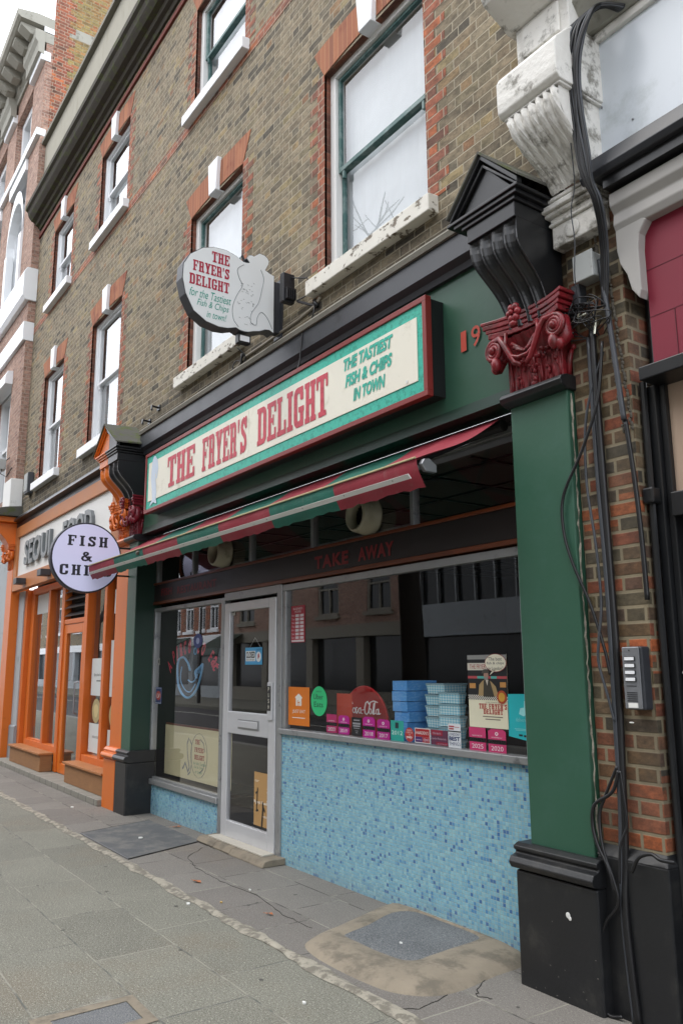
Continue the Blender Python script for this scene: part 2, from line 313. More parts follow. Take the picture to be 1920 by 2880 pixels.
# ---------------------------------------------------------------- mesh builder
class MB:
    def __init__(s): s.v = []; s.f = []; s.mi = []
    def add(s, vs, fs, mi=0):
        b = len(s.v); s.v += [tuple(map(float, p)) for p in vs]; s.f += [tuple(b+i for i in f) for f in fs]; s.mi += [mi]*len(fs); return s
    def quad(s, a, b, c, e, mi=0): return s.add([a, b, c, e], [(0, 1, 2, 3)], mi)
    def box(s, x0, x1, y0, y1, z0, z1, mi=0, bev=0.):
        if bev:
            return s.prism([(x0+bev, z0), (x1-bev, z0), (x1, z0+bev), (x1, z1-bev), (x1-bev, z1), (x0+bev, z1), (x0, z1-bev), (x0, z0+bev)], y0, y1, mi)
        return s.add([(x0, y0, z0), (x1, y0, z0), (x1, y1, z0), (x0, y1, z0), (x0, y0, z1), (x1, y0, z1), (x1, y1, z1), (x0, y1, z1)],
              [(3, 2, 1, 0), (4, 5, 6, 7), (0, 1, 5, 4), (1, 2, 6, 5), (2, 3, 7, 6), (3, 0, 4, 7)], mi)
    def prism(s, pts, y0, y1, mi=0, mf=None):          # xz polygon (ccw seen from -y), from y0 (front) to y1
        n = len(pts)
        a = sum(pts[i][0]*pts[(i+1) % n][1]-pts[(i+1) % n][0]*pts[i][1] for i in range(n))
        if a < 0: pts = pts[::-1]
        vs = [(x, y0, z) for x, z in pts]+[(x, y1, z) for x, z in pts]
        fs = [tuple(range(n)), tuple(range(2*n-1, n-1, -1))]+[(i, i+n, (i+1) % n+n, (i+1) % n) for i in range(n)]
        return s.add(vs, fs, mi)
    def extx(s, pts, x0, x1, mi=0):                     # yz polygon extruded along x
        n = len(pts); a = sum(pts[i][0]*pts[(i+1) % n][1]-pts[(i+1) % n][0]*pts[i][1] for i in range(n))
        if a < 0: pts = pts[::-1]
        vs = [(x1, y, z) for y, z in pts]+[(x0, y, z) for y, z in pts]
        fs = [tuple(range(n)), tuple(range(2*n-1, n-1, -1))]+[(i, i+n, (i+1) % n+n, (i+1) % n) for i in range(n)]
        return s.add(vs, fs, mi)
    def tube(s, path, r, seg=8, mi=0, cap=True):
        path = [Vector(p) for p in path]; n = len(path); rs = r if isinstance(r, (list, tuple)) else [r]*n
        b = len(s.v); up = Vector((0, 0, 1)); prev = None
        for i, p in enumerate(path):
            t = (path[min(i+1, n-1)]-path[max(i-1, 0)]).normalized()
            if prev is None:
                a = up if abs(t.z) < .9 else Vector((1, 0, 0)); prev = (a-t*a.dot(t)).normalized()
            else: prev = (prev-t*prev.dot(t)).normalized()
            q = t.cross(prev)
            for k in range(seg):
                an = 2*pi*k/seg; s.v.append(tuple(p+(prev*cos(an)+q*sin(an))*rs[i]))
        for i in range(n-1):
            for k in range(seg):
                k2 = (k+1) % seg; s.f.append((b+i*seg+k, b+i*seg+k2, b+(i+1)*seg+k2, b+(i+1)*seg+k)); s.mi.append(mi)
        if cap: s.f.append(tuple(b+k for k in reversed(range(seg)))); s.mi.append(mi); s.f.append(tuple(b+(n-1)*seg+k for k in range(seg))); s.mi.append(mi)
        return s
    def disc(s, c, ax, r, h, seg=32, mi=0, prof=None):  # lathe round axis ax from c ; prof [(dist, radius)]
        ax = Vector(ax).normalized(); a = Vector((0, 0, 1)) if abs(ax.z) < .9 else Vector((1, 0, 0)); e1 = (a-ax*a.dot(ax)).normalized(); e2 = ax.cross(e1)
        prof = prof or [(0, 0), (0, r), (h, r), (h, 0)]; c = Vector(c); b = len(s.v)
        for dd, q in prof:
            for k in range(seg):
                an = 2*pi*k/seg; s.v.append(tuple(c+ax*dd+(e1*cos(an)+e2*sin(an))*max(q, 1e-5)))
        for i in range(len(prof)-1):
            for k in range(seg):
                k2 = (k+1) % seg; s.f.append((b+i*seg+k, b+i*seg+k2, b+(i+1)*seg+k2, b+(i+1)*seg+k)); s.mi.append(mi)
        return s
    def ball(s, c, rx, ry=None, rz=None, seg=10, rings=7, mi=0):
        ry = ry or rx; rz = rz or rx; b = len(s.v)
        for i in range(rings+1):
            th = pi*i/rings
            for k in range(seg):
                an = 2*pi*k/seg; s.v.append((c[0]+rx*sin(th)*cos(an), c[1]+ry*sin(th)*sin(an), c[2]+rz*cos(th)))
        for i in range(rings):
            for k in range(seg):
                k2 = (k+1) % seg; s.f.append((b+i*seg+k, b+(i+1)*seg+k, b+(i+1)*seg+k2, b+i*seg+k2)); s.mi.append(mi)
        return s
    def build(s, name, mats, parent=None, smooth=False, bevel=0., jit=0.):
        if not isinstance(mats, (list, tuple)): mats = [mats]
        off = Vector((0, 0, 0))
        vs = s.v
        if parent is None and vs:
            a = np.array(vs); off = Vector((float(a[:, 0].min()+a[:, 0].max())/2, float(a[:, 1].min()+a[:, 1].max())/2, float(a[:, 2].min())))
            vs = (a-np.array(off)).tolist()
        me = bpy.data.meshes.new(name); me.from_pydata(vs, [], s.f); me.update()
        for mm in mats: me.materials.append(M[mm] if isinstance(mm, str) else mm)
        if len(mats) > 1: me.polygons.foreach_set('material_index', s.mi)
        if smooth: me.polygons.foreach_set('use_smooth', [True]*len(me.polygons))
        o = bpy.data.objects.new(name, me); COL.objects.link(o)
        if parent is None: o.location = off
        else:
            o.parent = parent
            if parent.type == 'EMPTY': o.location = -parent.location
            else: o.location = (0, 0, 0)
            if parent.type == 'MESH' and parent.parent is None: o.location = -parent.location
        if bevel:
            bm = o.modifiers.new('bevel', 'BEVEL'); bm.width = bevel; bm.segments = 2; bm.limit_method = 'ANGLE'
        return o
def tag(o, label=None, cat=None, group=None, kind=None):
    if label: o['label'] = label
    if cat: o['category'] = cat
    if group: o['group'] = group
    if kind: o['kind'] = kind
    return o
def thing(name, label, cat, loc=(0, 0, 0), group=None):
    o = bpy.data.objects.new(name, None); COL.objects.link(o); o.location = loc; o.empty_display_size = .1
    return tag(o, label, cat, group)

# ---------------------------------------------------------------- lettering
TC = {}
def tgeo(s, shear=0., bold=0., sp=1.):
    k = (s, shear, bold, sp)
    if k in TC: return TC[k]
    cu = bpy.data.curves.new('t', 'FONT'); cu.body = s; cu.shear = shear; cu.offset = bold; cu.resolution_u = 3; cu.space_character = sp; cu.align_x = 'CENTER'
    ob = bpy.data.objects.new('t', cu); COL.objects.link(ob)
    dg = bpy.context.evaluated_depsgraph_get(); ev = ob.evaluated_get(dg); me = ev.to_mesh()
    vs = np.array([tuple(v.co[:2]) for v in me.vertices]) if len(me.vertices) else np.zeros((1, 2)); fs = [tuple(p.vertices) for p in me.polygons]
    ev.to_mesh_clear(); bpy.data.objects.remove(ob); bpy.data.curves.remove(cu)
    vs = vs-vs.min(0); vs = vs/np.maximum(vs.max(0), 1e-6); TC[k] = (vs, fs); return TC[k]
def F(y, flip=False): return lambda a, b: (a, y, b)          # plane facing -y
def FX(x): return lambda a, b: (x, a, b)                     # plane facing +x
def put(mb, s, a0, a1, b0, b1, pl, mi=0, **k):
    vs, fs = tgeo(s, **k); mb.add([pl(a0+(a1-a0)*x, b0+(b1-b0)*y) for x, y in vs], fs, mi)
def sdf_mesh(ops, w, h=1., n=44):
    nx = max(8, int(n*w/h)); pad = .03
    xs = np.linspace(-pad, w+pad, nx+1); zs = np.linspace(-pad, h+pad, n+1); X, Z = np.meshgrid(xs, zs)
    f = np.full(X.shape, 9.)
    def rrect(x0, y0, x1, y1, r=0.):
        cx, cy, hx_, hy = (x0+x1)/2, (y0+y1)/2, (x1-x0)/2-r, (y1-y0)/2-r
        qx, qy = abs(X-cx)-hx_, abs(Z-cy)-hy
        return np.hypot(np.maximum(qx, 0), np.maximum(qy, 0))+np.minimum(np.maximum(qx, qy), 0)-r
    def seg(p, q):
        d0 = np.array(q)-np.array(p); tt = np.clip(((X-p[0])*d0[0]+(Z-p[1])*d0[1])/(d0@d0+1e-9), 0, 1)
        return np.hypot(X-p[0]-tt*d0[0], Z-p[1]-tt*d0[1])
    for op in ops:
        sub = op[0].startswith('-'); kind = op[0].lstrip('-')
        if kind == 'r': g = rrect(*op[1:5])
        elif kind == 'rr': g = rrect(*op[1:6])
        elif kind == 'e': g = (np.hypot((X-op[1])/op[3], (Z-op[2])/op[4])-1)*min(op[3], op[4])
        elif kind == 's':
            pts = op[1]; g = np.full(X.shape, 9.)
            for p, q in zip(pts[:-1], pts[1:]): g = np.minimum(g, seg(p, q)-op[2])
        elif kind == 'p':
            pts = op[1]; ins = np.zeros(X.shape, bool); g = np.full(X.shape, 9.)
            for p, q in zip(pts, pts[1:]+pts[:1]):
                g = np.minimum(g, seg(p, q)); c1 = (p[1] > Z) != (q[1] > Z)
                with np.errstate(divide='ignore', invalid='ignore'): xi = (q[0]-p[0])*(Z-p[1])/((q[1]-p[1]) or 1e-9)+p[0]
                ins ^= c1 & (X < xi)
            g = np.where(ins, -g, g)
        f = np.maximum(f, -g) if sub else np.minimum(f, g)
    ins = f < 0; vs = []; fs = []; cache = {}
    def V(i, j): # grid vertex
        k = ('g', i, j)
        if k not in cache: cache[k] = len(vs); vs.append((xs[i], zs[j]))
        return cache[k]
    def Ed(i, j, i2, j2):
        k = ('e', min((i, j), (i2, j2)), max((i, j), (i2, j2)))
        if k not in cache:
            a, b = f[j, i], f[j2, i2]; t = a/(a-b); cache[k] = len(vs); vs.append((xs[i]+t*(xs[i2]-xs[i]), zs[j]+t*(zs[j2]-zs[j])))
        return cache[k]
    for j in range(n):
        i = 0
        while i < nx:
            c = [(i, j), (i+1, j), (i+1, j+1), (i, j+1)]; s4 = [ins[q, p] for p, q in c]
            if all(s4):
                i2 = i+1
                while i2 < nx and ins[j, i2+1] and ins[j+1, i2+1]: i2 += 1
                fs.append((V(i, j), V(i2, j), V(i2, j+1), V(i, j+1))); i = i2; continue
            if any(s4):
                poly = []
                for k in range(4):
                    a, b = c[k], c[(k+1) % 4]
                    if s4[k]: poly.append(V(*a))
                    if s4[k] != s4[(k+1) % 4]: poly.append(Ed(*a, *b))
                if len(poly) > 2: fs.append(tuple(poly))
            i += 1
    return np.array(vs), fs
W = .62; s1 = (.06, 0, .25, 1); s2 = (.37, 0, .56, 1)
def ft(x0, x1): return ('r', x0, 0, x1, .13)
def hd(x0, x1): return ('r', x0, .87, x1, 1)
G = {
 'T': (W, [hd(0, W), ('r', 0, .68, .1, 1), ('r', .52, .68, W, 1), ('r', .21, 0, .41, 1), ft(.1, .52)]),
 'H': (W, [('r', *s1), ('r', *s2), ('r', .2, .44, .42, .57), ft(0, .29), ft(.33, W), hd(0, .29), hd(.33, W)]),
 'E': (.6, [('r', *s1), hd(0, .58), ('r', .46, .7, .58, 1), ft(0, .58), ('r', .46, 0, .58, .3), ('r', .2, .45, .42, .57), ('r', .36, .37, .43, .65)]),
 'F': (.6, [('r', *s1), hd(0, .58), ('r', .46, .7, .58, 1), ft(0, .36), ('r', .2, .45, .42, .57), ('r', .36, .37, .43, .65)]),
 'R': (.64, [('rr', .1, .44, .56, 1, .17), ('-rr', .26, .57, .37, .87, .04), ('r', *s1), ('r', .36, .05, .54, .5), ft(.34, .64), ft(0, .31), hd(0, .3)]),
 'P': (.6, [('rr', .1, .4, .57, 1, .17), ('-rr', .26, .54, .38, .87, .04), ('r', *s1), ft(0, .36), hd(0, .3)]),
 'Y': (.66, [('p', [(.04, 1), (.24, 1), (.36, .62), (.44, .42), (.22, .42)]), ('p', [(.44, 1), (.6, 1), (.44, .42), (.26, .42)]), ('r', .23, 0, .43, .5), ft(.12, .54), hd(0, .3), hd(.37, .66)]),
 'S': (.58, [('s', [(.46, .78), (.4, .87), (.29, .91), (.17, .86), (.13, .74), (.18, .62), (.3, .53), (.42, .42), (.46, .27), (.41, .14), (.29, .09), (.17, .13), (.11, .24)], .09), ('r', .42, .66, .55, 1), ('r', .02, 0, .15, .34)]),
 'D': (.64, [('rr', .1, 0, .62, 1, .22), ('-rr', .26, .14, .41, .86, .08), ('r', *s1), hd(0, .32), ft(0, .32)]),
 'L': (.58, [('r', *s1), ft(0, .57), ('r', .44, 0, .57, .36), hd(0, .33)]),
 'I': (.36, [('r', .08, 0, .28, 1), ft(0, .36), hd(0, .36)]),
 'G': (.62, [('rr', .02, 0, .58, 1, .22), ('-rr', .22, .15, .39, .85, .07), ('-r', .38, .5, .7, .68), ('r', .44, .66, .57, 1), ('r', .3, .36, .62, .5), ('r', .42, 0, .58, .5)]),
 'C': (.6, [('rr', .02, 0, .58, 1, .22), ('-rr', .22, .15, .39, .85, .07), ('-r', .36, .38, .7, .64), ('r', .44, .62, .57, 1)]),
 "'": (.2, [('p', [(.02, 1), (.19, 1), (.12, .62), (.04, .62)])]),
 '&': (.72, [('s', [(.62, .08), (.5, .2), (.24, .58), (.18, .74), (.24, .87), (.34, .9), (.43, .83), (.42, .7), (.3, .58), (.12, .42), (.08, .25), (.15, .11), (.3, .08), (.44, .16), (.54, .32), (.56, .46)], .075), ('r', .42, .42, .7, .53), ('r', .54, 0, .72, .12)]),
}
GC = {}
def slab(mb, s, a0, a1, b0, b1, pl, mi=0, gap=.06, space=.35, n=44):
    ws = [space if c == ' ' else G[c][0] for c in s]; tot = sum(ws)+gap*(len(s)-1); x = 0.; k = (a1-a0)/tot
    for c, wd in zip(s, ws):
        if c != ' ':
            if (c, n) not in GC: GC[(c, n)] = sdf_mesh(G[c][1], G[c][0], 1., n)
            vs, fs = GC[(c, n)]
            mb.add([pl(a0+(x+p)*k, b0+(b1-b0)*q) for p, q in vs], fs, mi)
        x += wd+gap
def shape(mb, ops, w, h, pl, a0, b0, mi=0, n=40, k=1.):
    vs, fs = sdf_mesh(ops, w, h, n); mb.add([pl(a0+p*k, b0+q*k) for p, q in vs], fs, mi)

YW = -.20                                              # brick face; shop glazing at y=0
# ================================================================ GROUND
g = MB().box(-75, 30, -60, 30, -.6, -.125); tag(g.build('road', 'asphalt'), kind='structure')
g = MB()
g.box(-75, 30, -4.6, -1.09, -.4, 0.0); tag(g.build('pavement', 'flags'), kind='structure')
g = MB().box(-75, 30, -4.78, -4.603, -.4, .004); tag(g.build('kerb', P('granite_kerb', hx('8b8a86'), .8, .15, 20.), bevel=.015), kind='structure')
g = MB().box(-75, 30, -1.03, 6, -.4, .0); tag(g.build('forecourt', 'stoneflags'), kind='structure')
g = MB(); n = 260; xs = np.linspace(-20, 3, n); top = []; bot = []
for x in xs:
    top.append(-1.035+.012*sin(x*9)+random.uniform(-.01, .01)); bot.append(-1.09+.014*sin(x*7+1)+random.uniform(-.014, .01))
vs = []; 
for x, a, b in zip(xs, top, bot): vs += [(x, a+.015, .003), (x, (a+b)/2, .012), (x, b-.015, .003)]
fs = []
for i in range(n-1):
    for k in range(2): fs.append((i*3+k+1, (i+1)*3+k+1, (i+1)*3+k, i*3+k))
g.add(vs, fs); tag(g.build('mortar_joint', 'mortar', smooth=True), kind='structure')
g = MB().box(-75, 30, -1.1, -1.02, -.4, -.002); tag(g.build('joint_bed', 'mortar'), kind='structure')
g = MB().box(-75, 30, -23, -11.2, -.4, .0); tag(g.build('far_pavement', 'flags'), kind='structure')
g = MB().box(-75, 30, -9.55, -9.45, -.13, -.121); tag(g.build('road_marking', flat('b8b6ac', .8)), kind='structure')

def poly_sheet(pts, z, name, mat, h=.0, inner=None, seg=1):
    g = MB(); n = len(pts); g.add([(x, y, z) for x, y in pts], [tuple(range(n))]); return g
def slabplate(name, pts, z, th, mat, label, cat, bev=.004):
    g = MB(); n = len(pts); vs = [(x, y, z) for x, y in pts]+[(x, y, z+th) for x, y in pts]
    a = sum(pts[i][0]*pts[(i+1) % n][1]-pts[(i+1) % n][0]*pts[i][1] for i in range(n)); od = list(range(n))
    fs = [tuple(od[::-1]), tuple(i+n for i in od)]+[(i, (i+1) % n, (i+1) % n+n, i+n) for i in range(n)]
    if a < 0: fs = [f[::-1] for f in fs]
    g.add(vs, fs); o = g.build(name, mat, bevel=bev); tag(o, label, cat); return o
pl = slabplate('light_well_cover', [(-8.58, -.2), (-7.3, -.2), (-7.0, -1.0), (-8.32, -1.0)], -.05, .058, 'darkcover', 'dark grey flush cover in the paving left of the shop door', 'pavement cover')
g = MB()
for a, b in (((-8.58, -.2), (-8.32, -1.0)), ((-7.3, -.2), (-7.0, -1.0)), ((-8.32, -1.0), (-7.0, -1.0))): g.tube([(a[0], a[1], .004), (b[0], b[1], .004)], .006, 6)
g.build('rim', 'black', pl)
pl = slabplate('drain_cover', [(-4.13, -2.055), (-3.90, -2.06), (-3.87, -2.42), (-4.115, -2.42)], -.03, .036, 'cover', 'small dark square cover in the flagstones at the bottom picture edge', 'drain cover')
g = MB(); o_ = [(-4.20, -2.0), (-3.845, -2.005), (-3.80, -2.5), (-4.19, -2.5)]; i_ = [(-4.13, -2.055), (-3.90, -2.06), (-3.87, -2.42), (-4.115, -2.42)]
vs = [(x, y, .004) for x, y in o_]+[(x, y, .0075) for x, y in i_]; g.add(vs, [(i+4, (i+1) % 4+4, (i+1) % 4, i) for i in range(4)])
g.build('mortar_surround', 'mortarbrown', pl)
# raised cement apron with a cover in it
out_ = [(-4.40, -.80), (-4.52, -.45), (-4.66, -.05), (-4.60, .0), (-4.2, .0), (-3.85, .0), (-3.5, .0), (-3.36, -.12), (-3.34, -.35), (-3.30, -.62), (-3.33, -.80), (-3.48, -.93), (-3.7, -.97), (-3.95, -.98), (-4.15, -.97), (-4.32, -.92)]
inn = [(-4.27, -.66), (-4.33, -.45), (-4.44, -.18), (-4.37, -.05), (-4.15, -.04), (-3.95, -.04), (-3.8, -.05), (-3.74, -.1), (-3.72, -.3), (-3.70, -.5), (-3.69, -.6), (-3.74, -.66), (-3.85, -.68), (-3.95, -.69), (-4.1, -.69), (-4.22, -.69)]
g = MB(); vs = []; N_ = 5
def cat_loop(L, sub=3):
    r = []
    for i in range(len(L)):
        a, b, c, e = (np.array(L[(i+k) % len(L)]) for k in (-1, 0, 1, 2))
        for s in range(sub):
            t = s/sub; r.append(tuple(.5*((2*b)+(-a+c)*t+(2*a-5*b+4*c-e)*t*t+(-a+3*b-3*c+e)*t**3)))
    return r
O2, I2 = cat_loop(out_), cat_loop(inn); nn_ = len(O2)
prof = [(0, .0), (.12, .02), (.35, .034), (.6, .04), (.85, .038), (1., .03)]
for t_, z_ in prof:
    for a, b in zip(O2, I2):
        j = .0025*sin(a[0]*23+t_*9)*sin(a[1]*31); vs.append((a[0]+(b[0]-a[0])*t_, a[1]+(b[1]-a[1])*t_, z_+(j if 0 < t_ < 1 else 0)))
fs = []
for k in range(len(prof)-1):
    for i in range(nn_):
        j = (i+1) % nn_; fs.append((k*nn_+i, k*nn_+j, (k+1)*nn_+j, (k+1)*nn_+i))
g.add(vs, fs); ap = g.build('cement_apron', 'mortarbrown', smooth=True); tag(ap, 'raised brown cement apron round a grey cover, against the blue mosaic wall', 'cement apron')
g = MB(); g.add([(x, y, .0295) for x, y in I2], [tuple(range(nn_))]); g.build('cover', 'cover', ap)
# small things on the ground
def leaf(x, y, s, rot, nm, label, mat='leaf'):
    g = MB(); pts = [(-1, 0), (-.5, .38), (0, .5), (.5, .32), (1, 0), (.5, -.3), (0, -.45), (-.5, -.35)]
    c_, s_ = cos(rot), sin(rot); vs = [(x, y, .012)]+[(x+s*(p*c_-q*s_), y+s*(p*s_+q*c_), .006+.012*abs(q)+.008*(k % 3 == 0)) for k, (p, q) in enumerate(pts)]
    g.add(vs, [(0, i+1, (i+1) % 8+1) for i in range(8)]); g.tube([(x-s*c_, y-s*s_, .01), (x-s*1.4*c_, y-s*1.5*s_, .012)], .0015, 4); tag(g.build(nm, mat), label, 'leaf' if mat == 'leaf' else 'litter')
leaf(-5.98, -.84, .045, .3, 'dead_leaf', 'orange brown dead leaf lying on the stone flags in front of the door')
leaf(-8.05, -.12, .05, 1.2, 'dead_leaf', 'curled brown leaf lying under the left window at the foot of the mosaic')
leaf(-4.95, -.80, .03, .6, 'dead_leaf', 'thin reddish brown leaf on the flags between door and cement apron')
for x, y, s, lab, mt in ((-5.49, -1.13, .022, 'white paper scrap beside the pale mortar line below the dead leaf', 'paper'), (-5.39, -.93, .014, 'small tan cigarette end beside the mortar line', 'butt'),
    (-3.62, -1.36, .014, 'white scrap on the flagstones near the bottom centre', 'paper'), (-7.72, -.62, .03, 'white paper scrap lying on the dark cover left of the door', 'paper'), (-5.55, -.62, .012, 'tiny white scrap on the joint between flags below the door step', 'paper'), (-3.95, -.50, .013, 'tiny white chewing gum spot on the grey cover in the apron', 'paper'),
    (-9.9, -.62, .03, 'white scrap on the forecourt beside the orange pilaster', 'paper')):
    g = MB(); zz = .031 if x == -3.95 else (.015 if x == -7.72 else .004); n = 7
    pr = [(x+s*cos(k*2*pi/n)*random.uniform(.7, 1.2), y+s*.6*sin(k*2*pi/n)*random.uniform(.7, 1.2)) for k in range(n)]
    g.add([(p, q, zz-.003) for p, q in pr]+[(p, q, zz+.005) for p, q in pr], [tuple(range(n, 2*n))]+[(i, (i+1) % n, (i+1) % n+n, i+n) for i in range(n)])
    tag(g.build('paper_scrap' if mt == 'paper' else 'cigarette_end', mt), lab, 'litter')

random.seed(21)
g = MB()
for k in range(70):
    x, y = random.uniform(-11, -2.5), random.uniform(-3.2, -.1)
    if -4.7 < x < -3.3 and y > -1.05: continue
    a = random.uniform(.006, .016); n = 7; g.add([(x+a*cos(q*2*pi/n)*random.uniform(.8, 1.2), y+a*sin(q*2*pi/n)*random.uniform(.8, 1.2), .0022) for q in range(n)], [tuple(range(n))])
tag(g.build('chewing_gum_spots', P('trodden_gum', hx('4c4a45'), .8, .3, 20.)), 'dark trodden chewing gum spots scattered over the paving', 'gum spots', None, 'stuff')
def crack(pts, r_=.004):
    q = []
    for (a, b), (c, e) in zip(pts, pts[1:]):
        for t in np.linspace(0, 1, 8)[:-1]: q.append((a+(c-a)*t+random.uniform(-.008, .008), b+(e-b)*t+random.uniform(-.008, .008), .0))
    return MB().tube(q, [random.uniform(.002, r_) for _ in q], 4)
for pts, lab in (([(-3.36, -.38), (-3.28, -.55), (-3.2, -.62), (-3.12, -.58)], 'dark crack in the concrete between the apron and the black plinth'), ([(-3.3, -.72), (-3.25, -.95), (-3.32, -1.04)], 'thin crack running from the apron towards the pale joint line'), ([(-7.05, -.30), (-6.8, -.55), (-6.4, -.66), (-5.9, -.68), (-5.4, -.64), (-4.9, -.72), (-4.5, -.72)], 'long crooked crack along the stone flags below the door step')):
    o = crack(pts).build('paving_crack', P('dark_crack', hx('2a2825'), .95, .2, 20.)); tag(o, lab, 'crack')
# ================================================================ BRICK BUILDING
def wall(mb, x0, x1, z0, z1, ops, y, depth, mi=0, mir=1):
    X = sorted({x0, x1, *[o[0] for o in ops], *[o[1] for o in ops]}); Z = sorted({z0, z1, *[o[2] for o in ops], *[o[3] for o in ops]})
    for i in range(len(X)-1):
        for j in range(len(Z)-1):
            cx, cz = (X[i]+X[i+1])/2, (Z[j]+Z[j+1])/2
            if any(o[0] < cx < o[1] and o[2] < cz < o[3] for o in ops): continue
            mb.quad((X[i], y, Z[j]), (X[i+1], y, Z[j]), (X[i+1], y, Z[j+1]), (X[i], y, Z[j+1]), mi)
    for a, b, c, e in ops:
        y2 = y+depth
        mb.quad((a, y, c), (a, y2, c), (a, y2, e), (a, y, e), mir); mb.quad((b, y2, c), (b, y, c), (b, y, e), (b, y2, e), mir)
        mb.quad((a, y2, e), (b, y2, e), (b, y, e), (a, y, e), mir); mb.quad((a, y, c), (b, y, c), (b, y2, c), (a, y2, c), mir)
BX0, BX1 = -15.30, -2.74
wins = [(-5.18, -3.87, 4.79, 6.66, 't'), (-7.96, -6.69, 4.79, 6.66, 't'), (-11.53, -10.25, 4.77, 6.65, 'w'), (-14.2, -13.02, 4.77, 6.65, 'w'),
        (-7.98, -6.70, 8.08, 9.45, 'd'), (-11.50, -10.26, 8.08, 9.45, 'w'), (-14.15, -12.97, 8.06, 9.45, 'w'), (-5.15, -3.87, 8.08, 9.45, 'd')]
B = thing('brick_building', 'brown stock brick terrace with red brick window surrounds and a mossy cornice above the shops', 'building', (-9, YW, 4.3))
g = MB(); wall(g, BX0, BX1, 4.30, 10.12, [w_[:4] for w_ in wins], YW, .07)
g.quad((BX1, YW, 4.3), (BX1, 2, 4.3), (BX1, 2, 10.12), (BX1, YW, 10.12), 0); g.build('wall', ['stock', 'reveal'], B)
g = MB().box(BX0, BX1, YW-.004, YW+.05, 4.30, 4.62); g.build('lower_wall_band', 'stock_dark', B)
# quoins, arches
QA = {}
for wi, (a, b, c, e, k) in enumerate(wins):
    parts_ = []
    for sgn, xe in ((-1, a), (1, b)):
        g = MB(); i = math.floor((c-.02)/.075)
        while i*.075 < e+.02:
            z, z2 = max(i*.075, c-.02), min((i+1)*.075, e+.02); ww = (.222 if i % 2 else .108)+random.uniform(-.004, .004); i += 1
            x0, x1 = (xe-ww, xe) if sgn < 0 else (xe, xe+ww); g.box(x0, x1, YW-.003, YW+.02, z, z2)
        parts_.append(('quoin', 'red', g))
    xc = (a+b)/2
    for s in (-1, 1):
        ga = MB(); xi = xc+s*.10; xo = (b if s > 0 else a); n = 8; vs = []
        for q in range(n+1):
            t = q/n; xb = xi+(xo-xi)*t; xt = xi+(xo+s*.16-xi)*t; vs += [(xb, YW-.006, e+.035*(1-t*t)), (xt, YW-.006, e+.30+.03*(1-t*t))]
        ga.add(vs, [((2*q, 2*q+2, 2*q+3, 2*q+1) if s > 0 else (2*q+1, 2*q+3, 2*q+2, 2*q)) for q in range(n)])
        ga.add([(xi, YW-.006, e+.035), (xi, YW+.06, e+.035), (xo, YW-.006, e), (xo, YW+.06, e)], [(0, 1, 3, 2)] if s > 0 else [(2, 3, 1, 0)])
        t_ = xo+s*.16; ga.add([(xo, YW-.006, e), (t_, YW-.006, e+.30), (t_, YW+.02, e+.30), (xo, YW+.02, e)], [(0, 3, 2, 1) if s > 0 else (0, 1, 2, 3)])
        parts_.append(('arch', 'arch', ga))
    QA[wi] = parts_
# string course, bands
g = MB().box(BX0, BX1, YW-.03, YW+.05, 9.86, 9.93); g.build('red_string_course', P('red_string_brick', hx('6d2f24'), .8, .3, 14.), B)
g = MB().box(BX0, BX1, YW-.004, YW+.02, 7.86, 7.99); g.build('red_brick_band', 'red', B)
# cornice profile
pr = [(YW+.1, 10.03), (YW-.03, 10.03), (YW-.05, 10.08), (YW-.10, 10.10), (YW-.12, 10.15), (YW-.19, 10.17), (YW-.23, 10.22), (YW-.25, 10.25), (YW-.27, 10.33), (YW-.31, 10.36), (YW-.31, 10.45), (YW-.20, 10.52), (YW+.1, 10.60)]
MB().extx(pr, BX0, BX1, 0).build('cornice', 'moss', B)
g = MB().box(BX0, BX1, YW-.02, 1.5, 10.56, 11.88); g.build('parapet', 'render', B)
g = MB().box(BX0-.02, BX1, YW-.10, YW+.35, 11.885, 11.96); g.build('coping', 'cement', B)

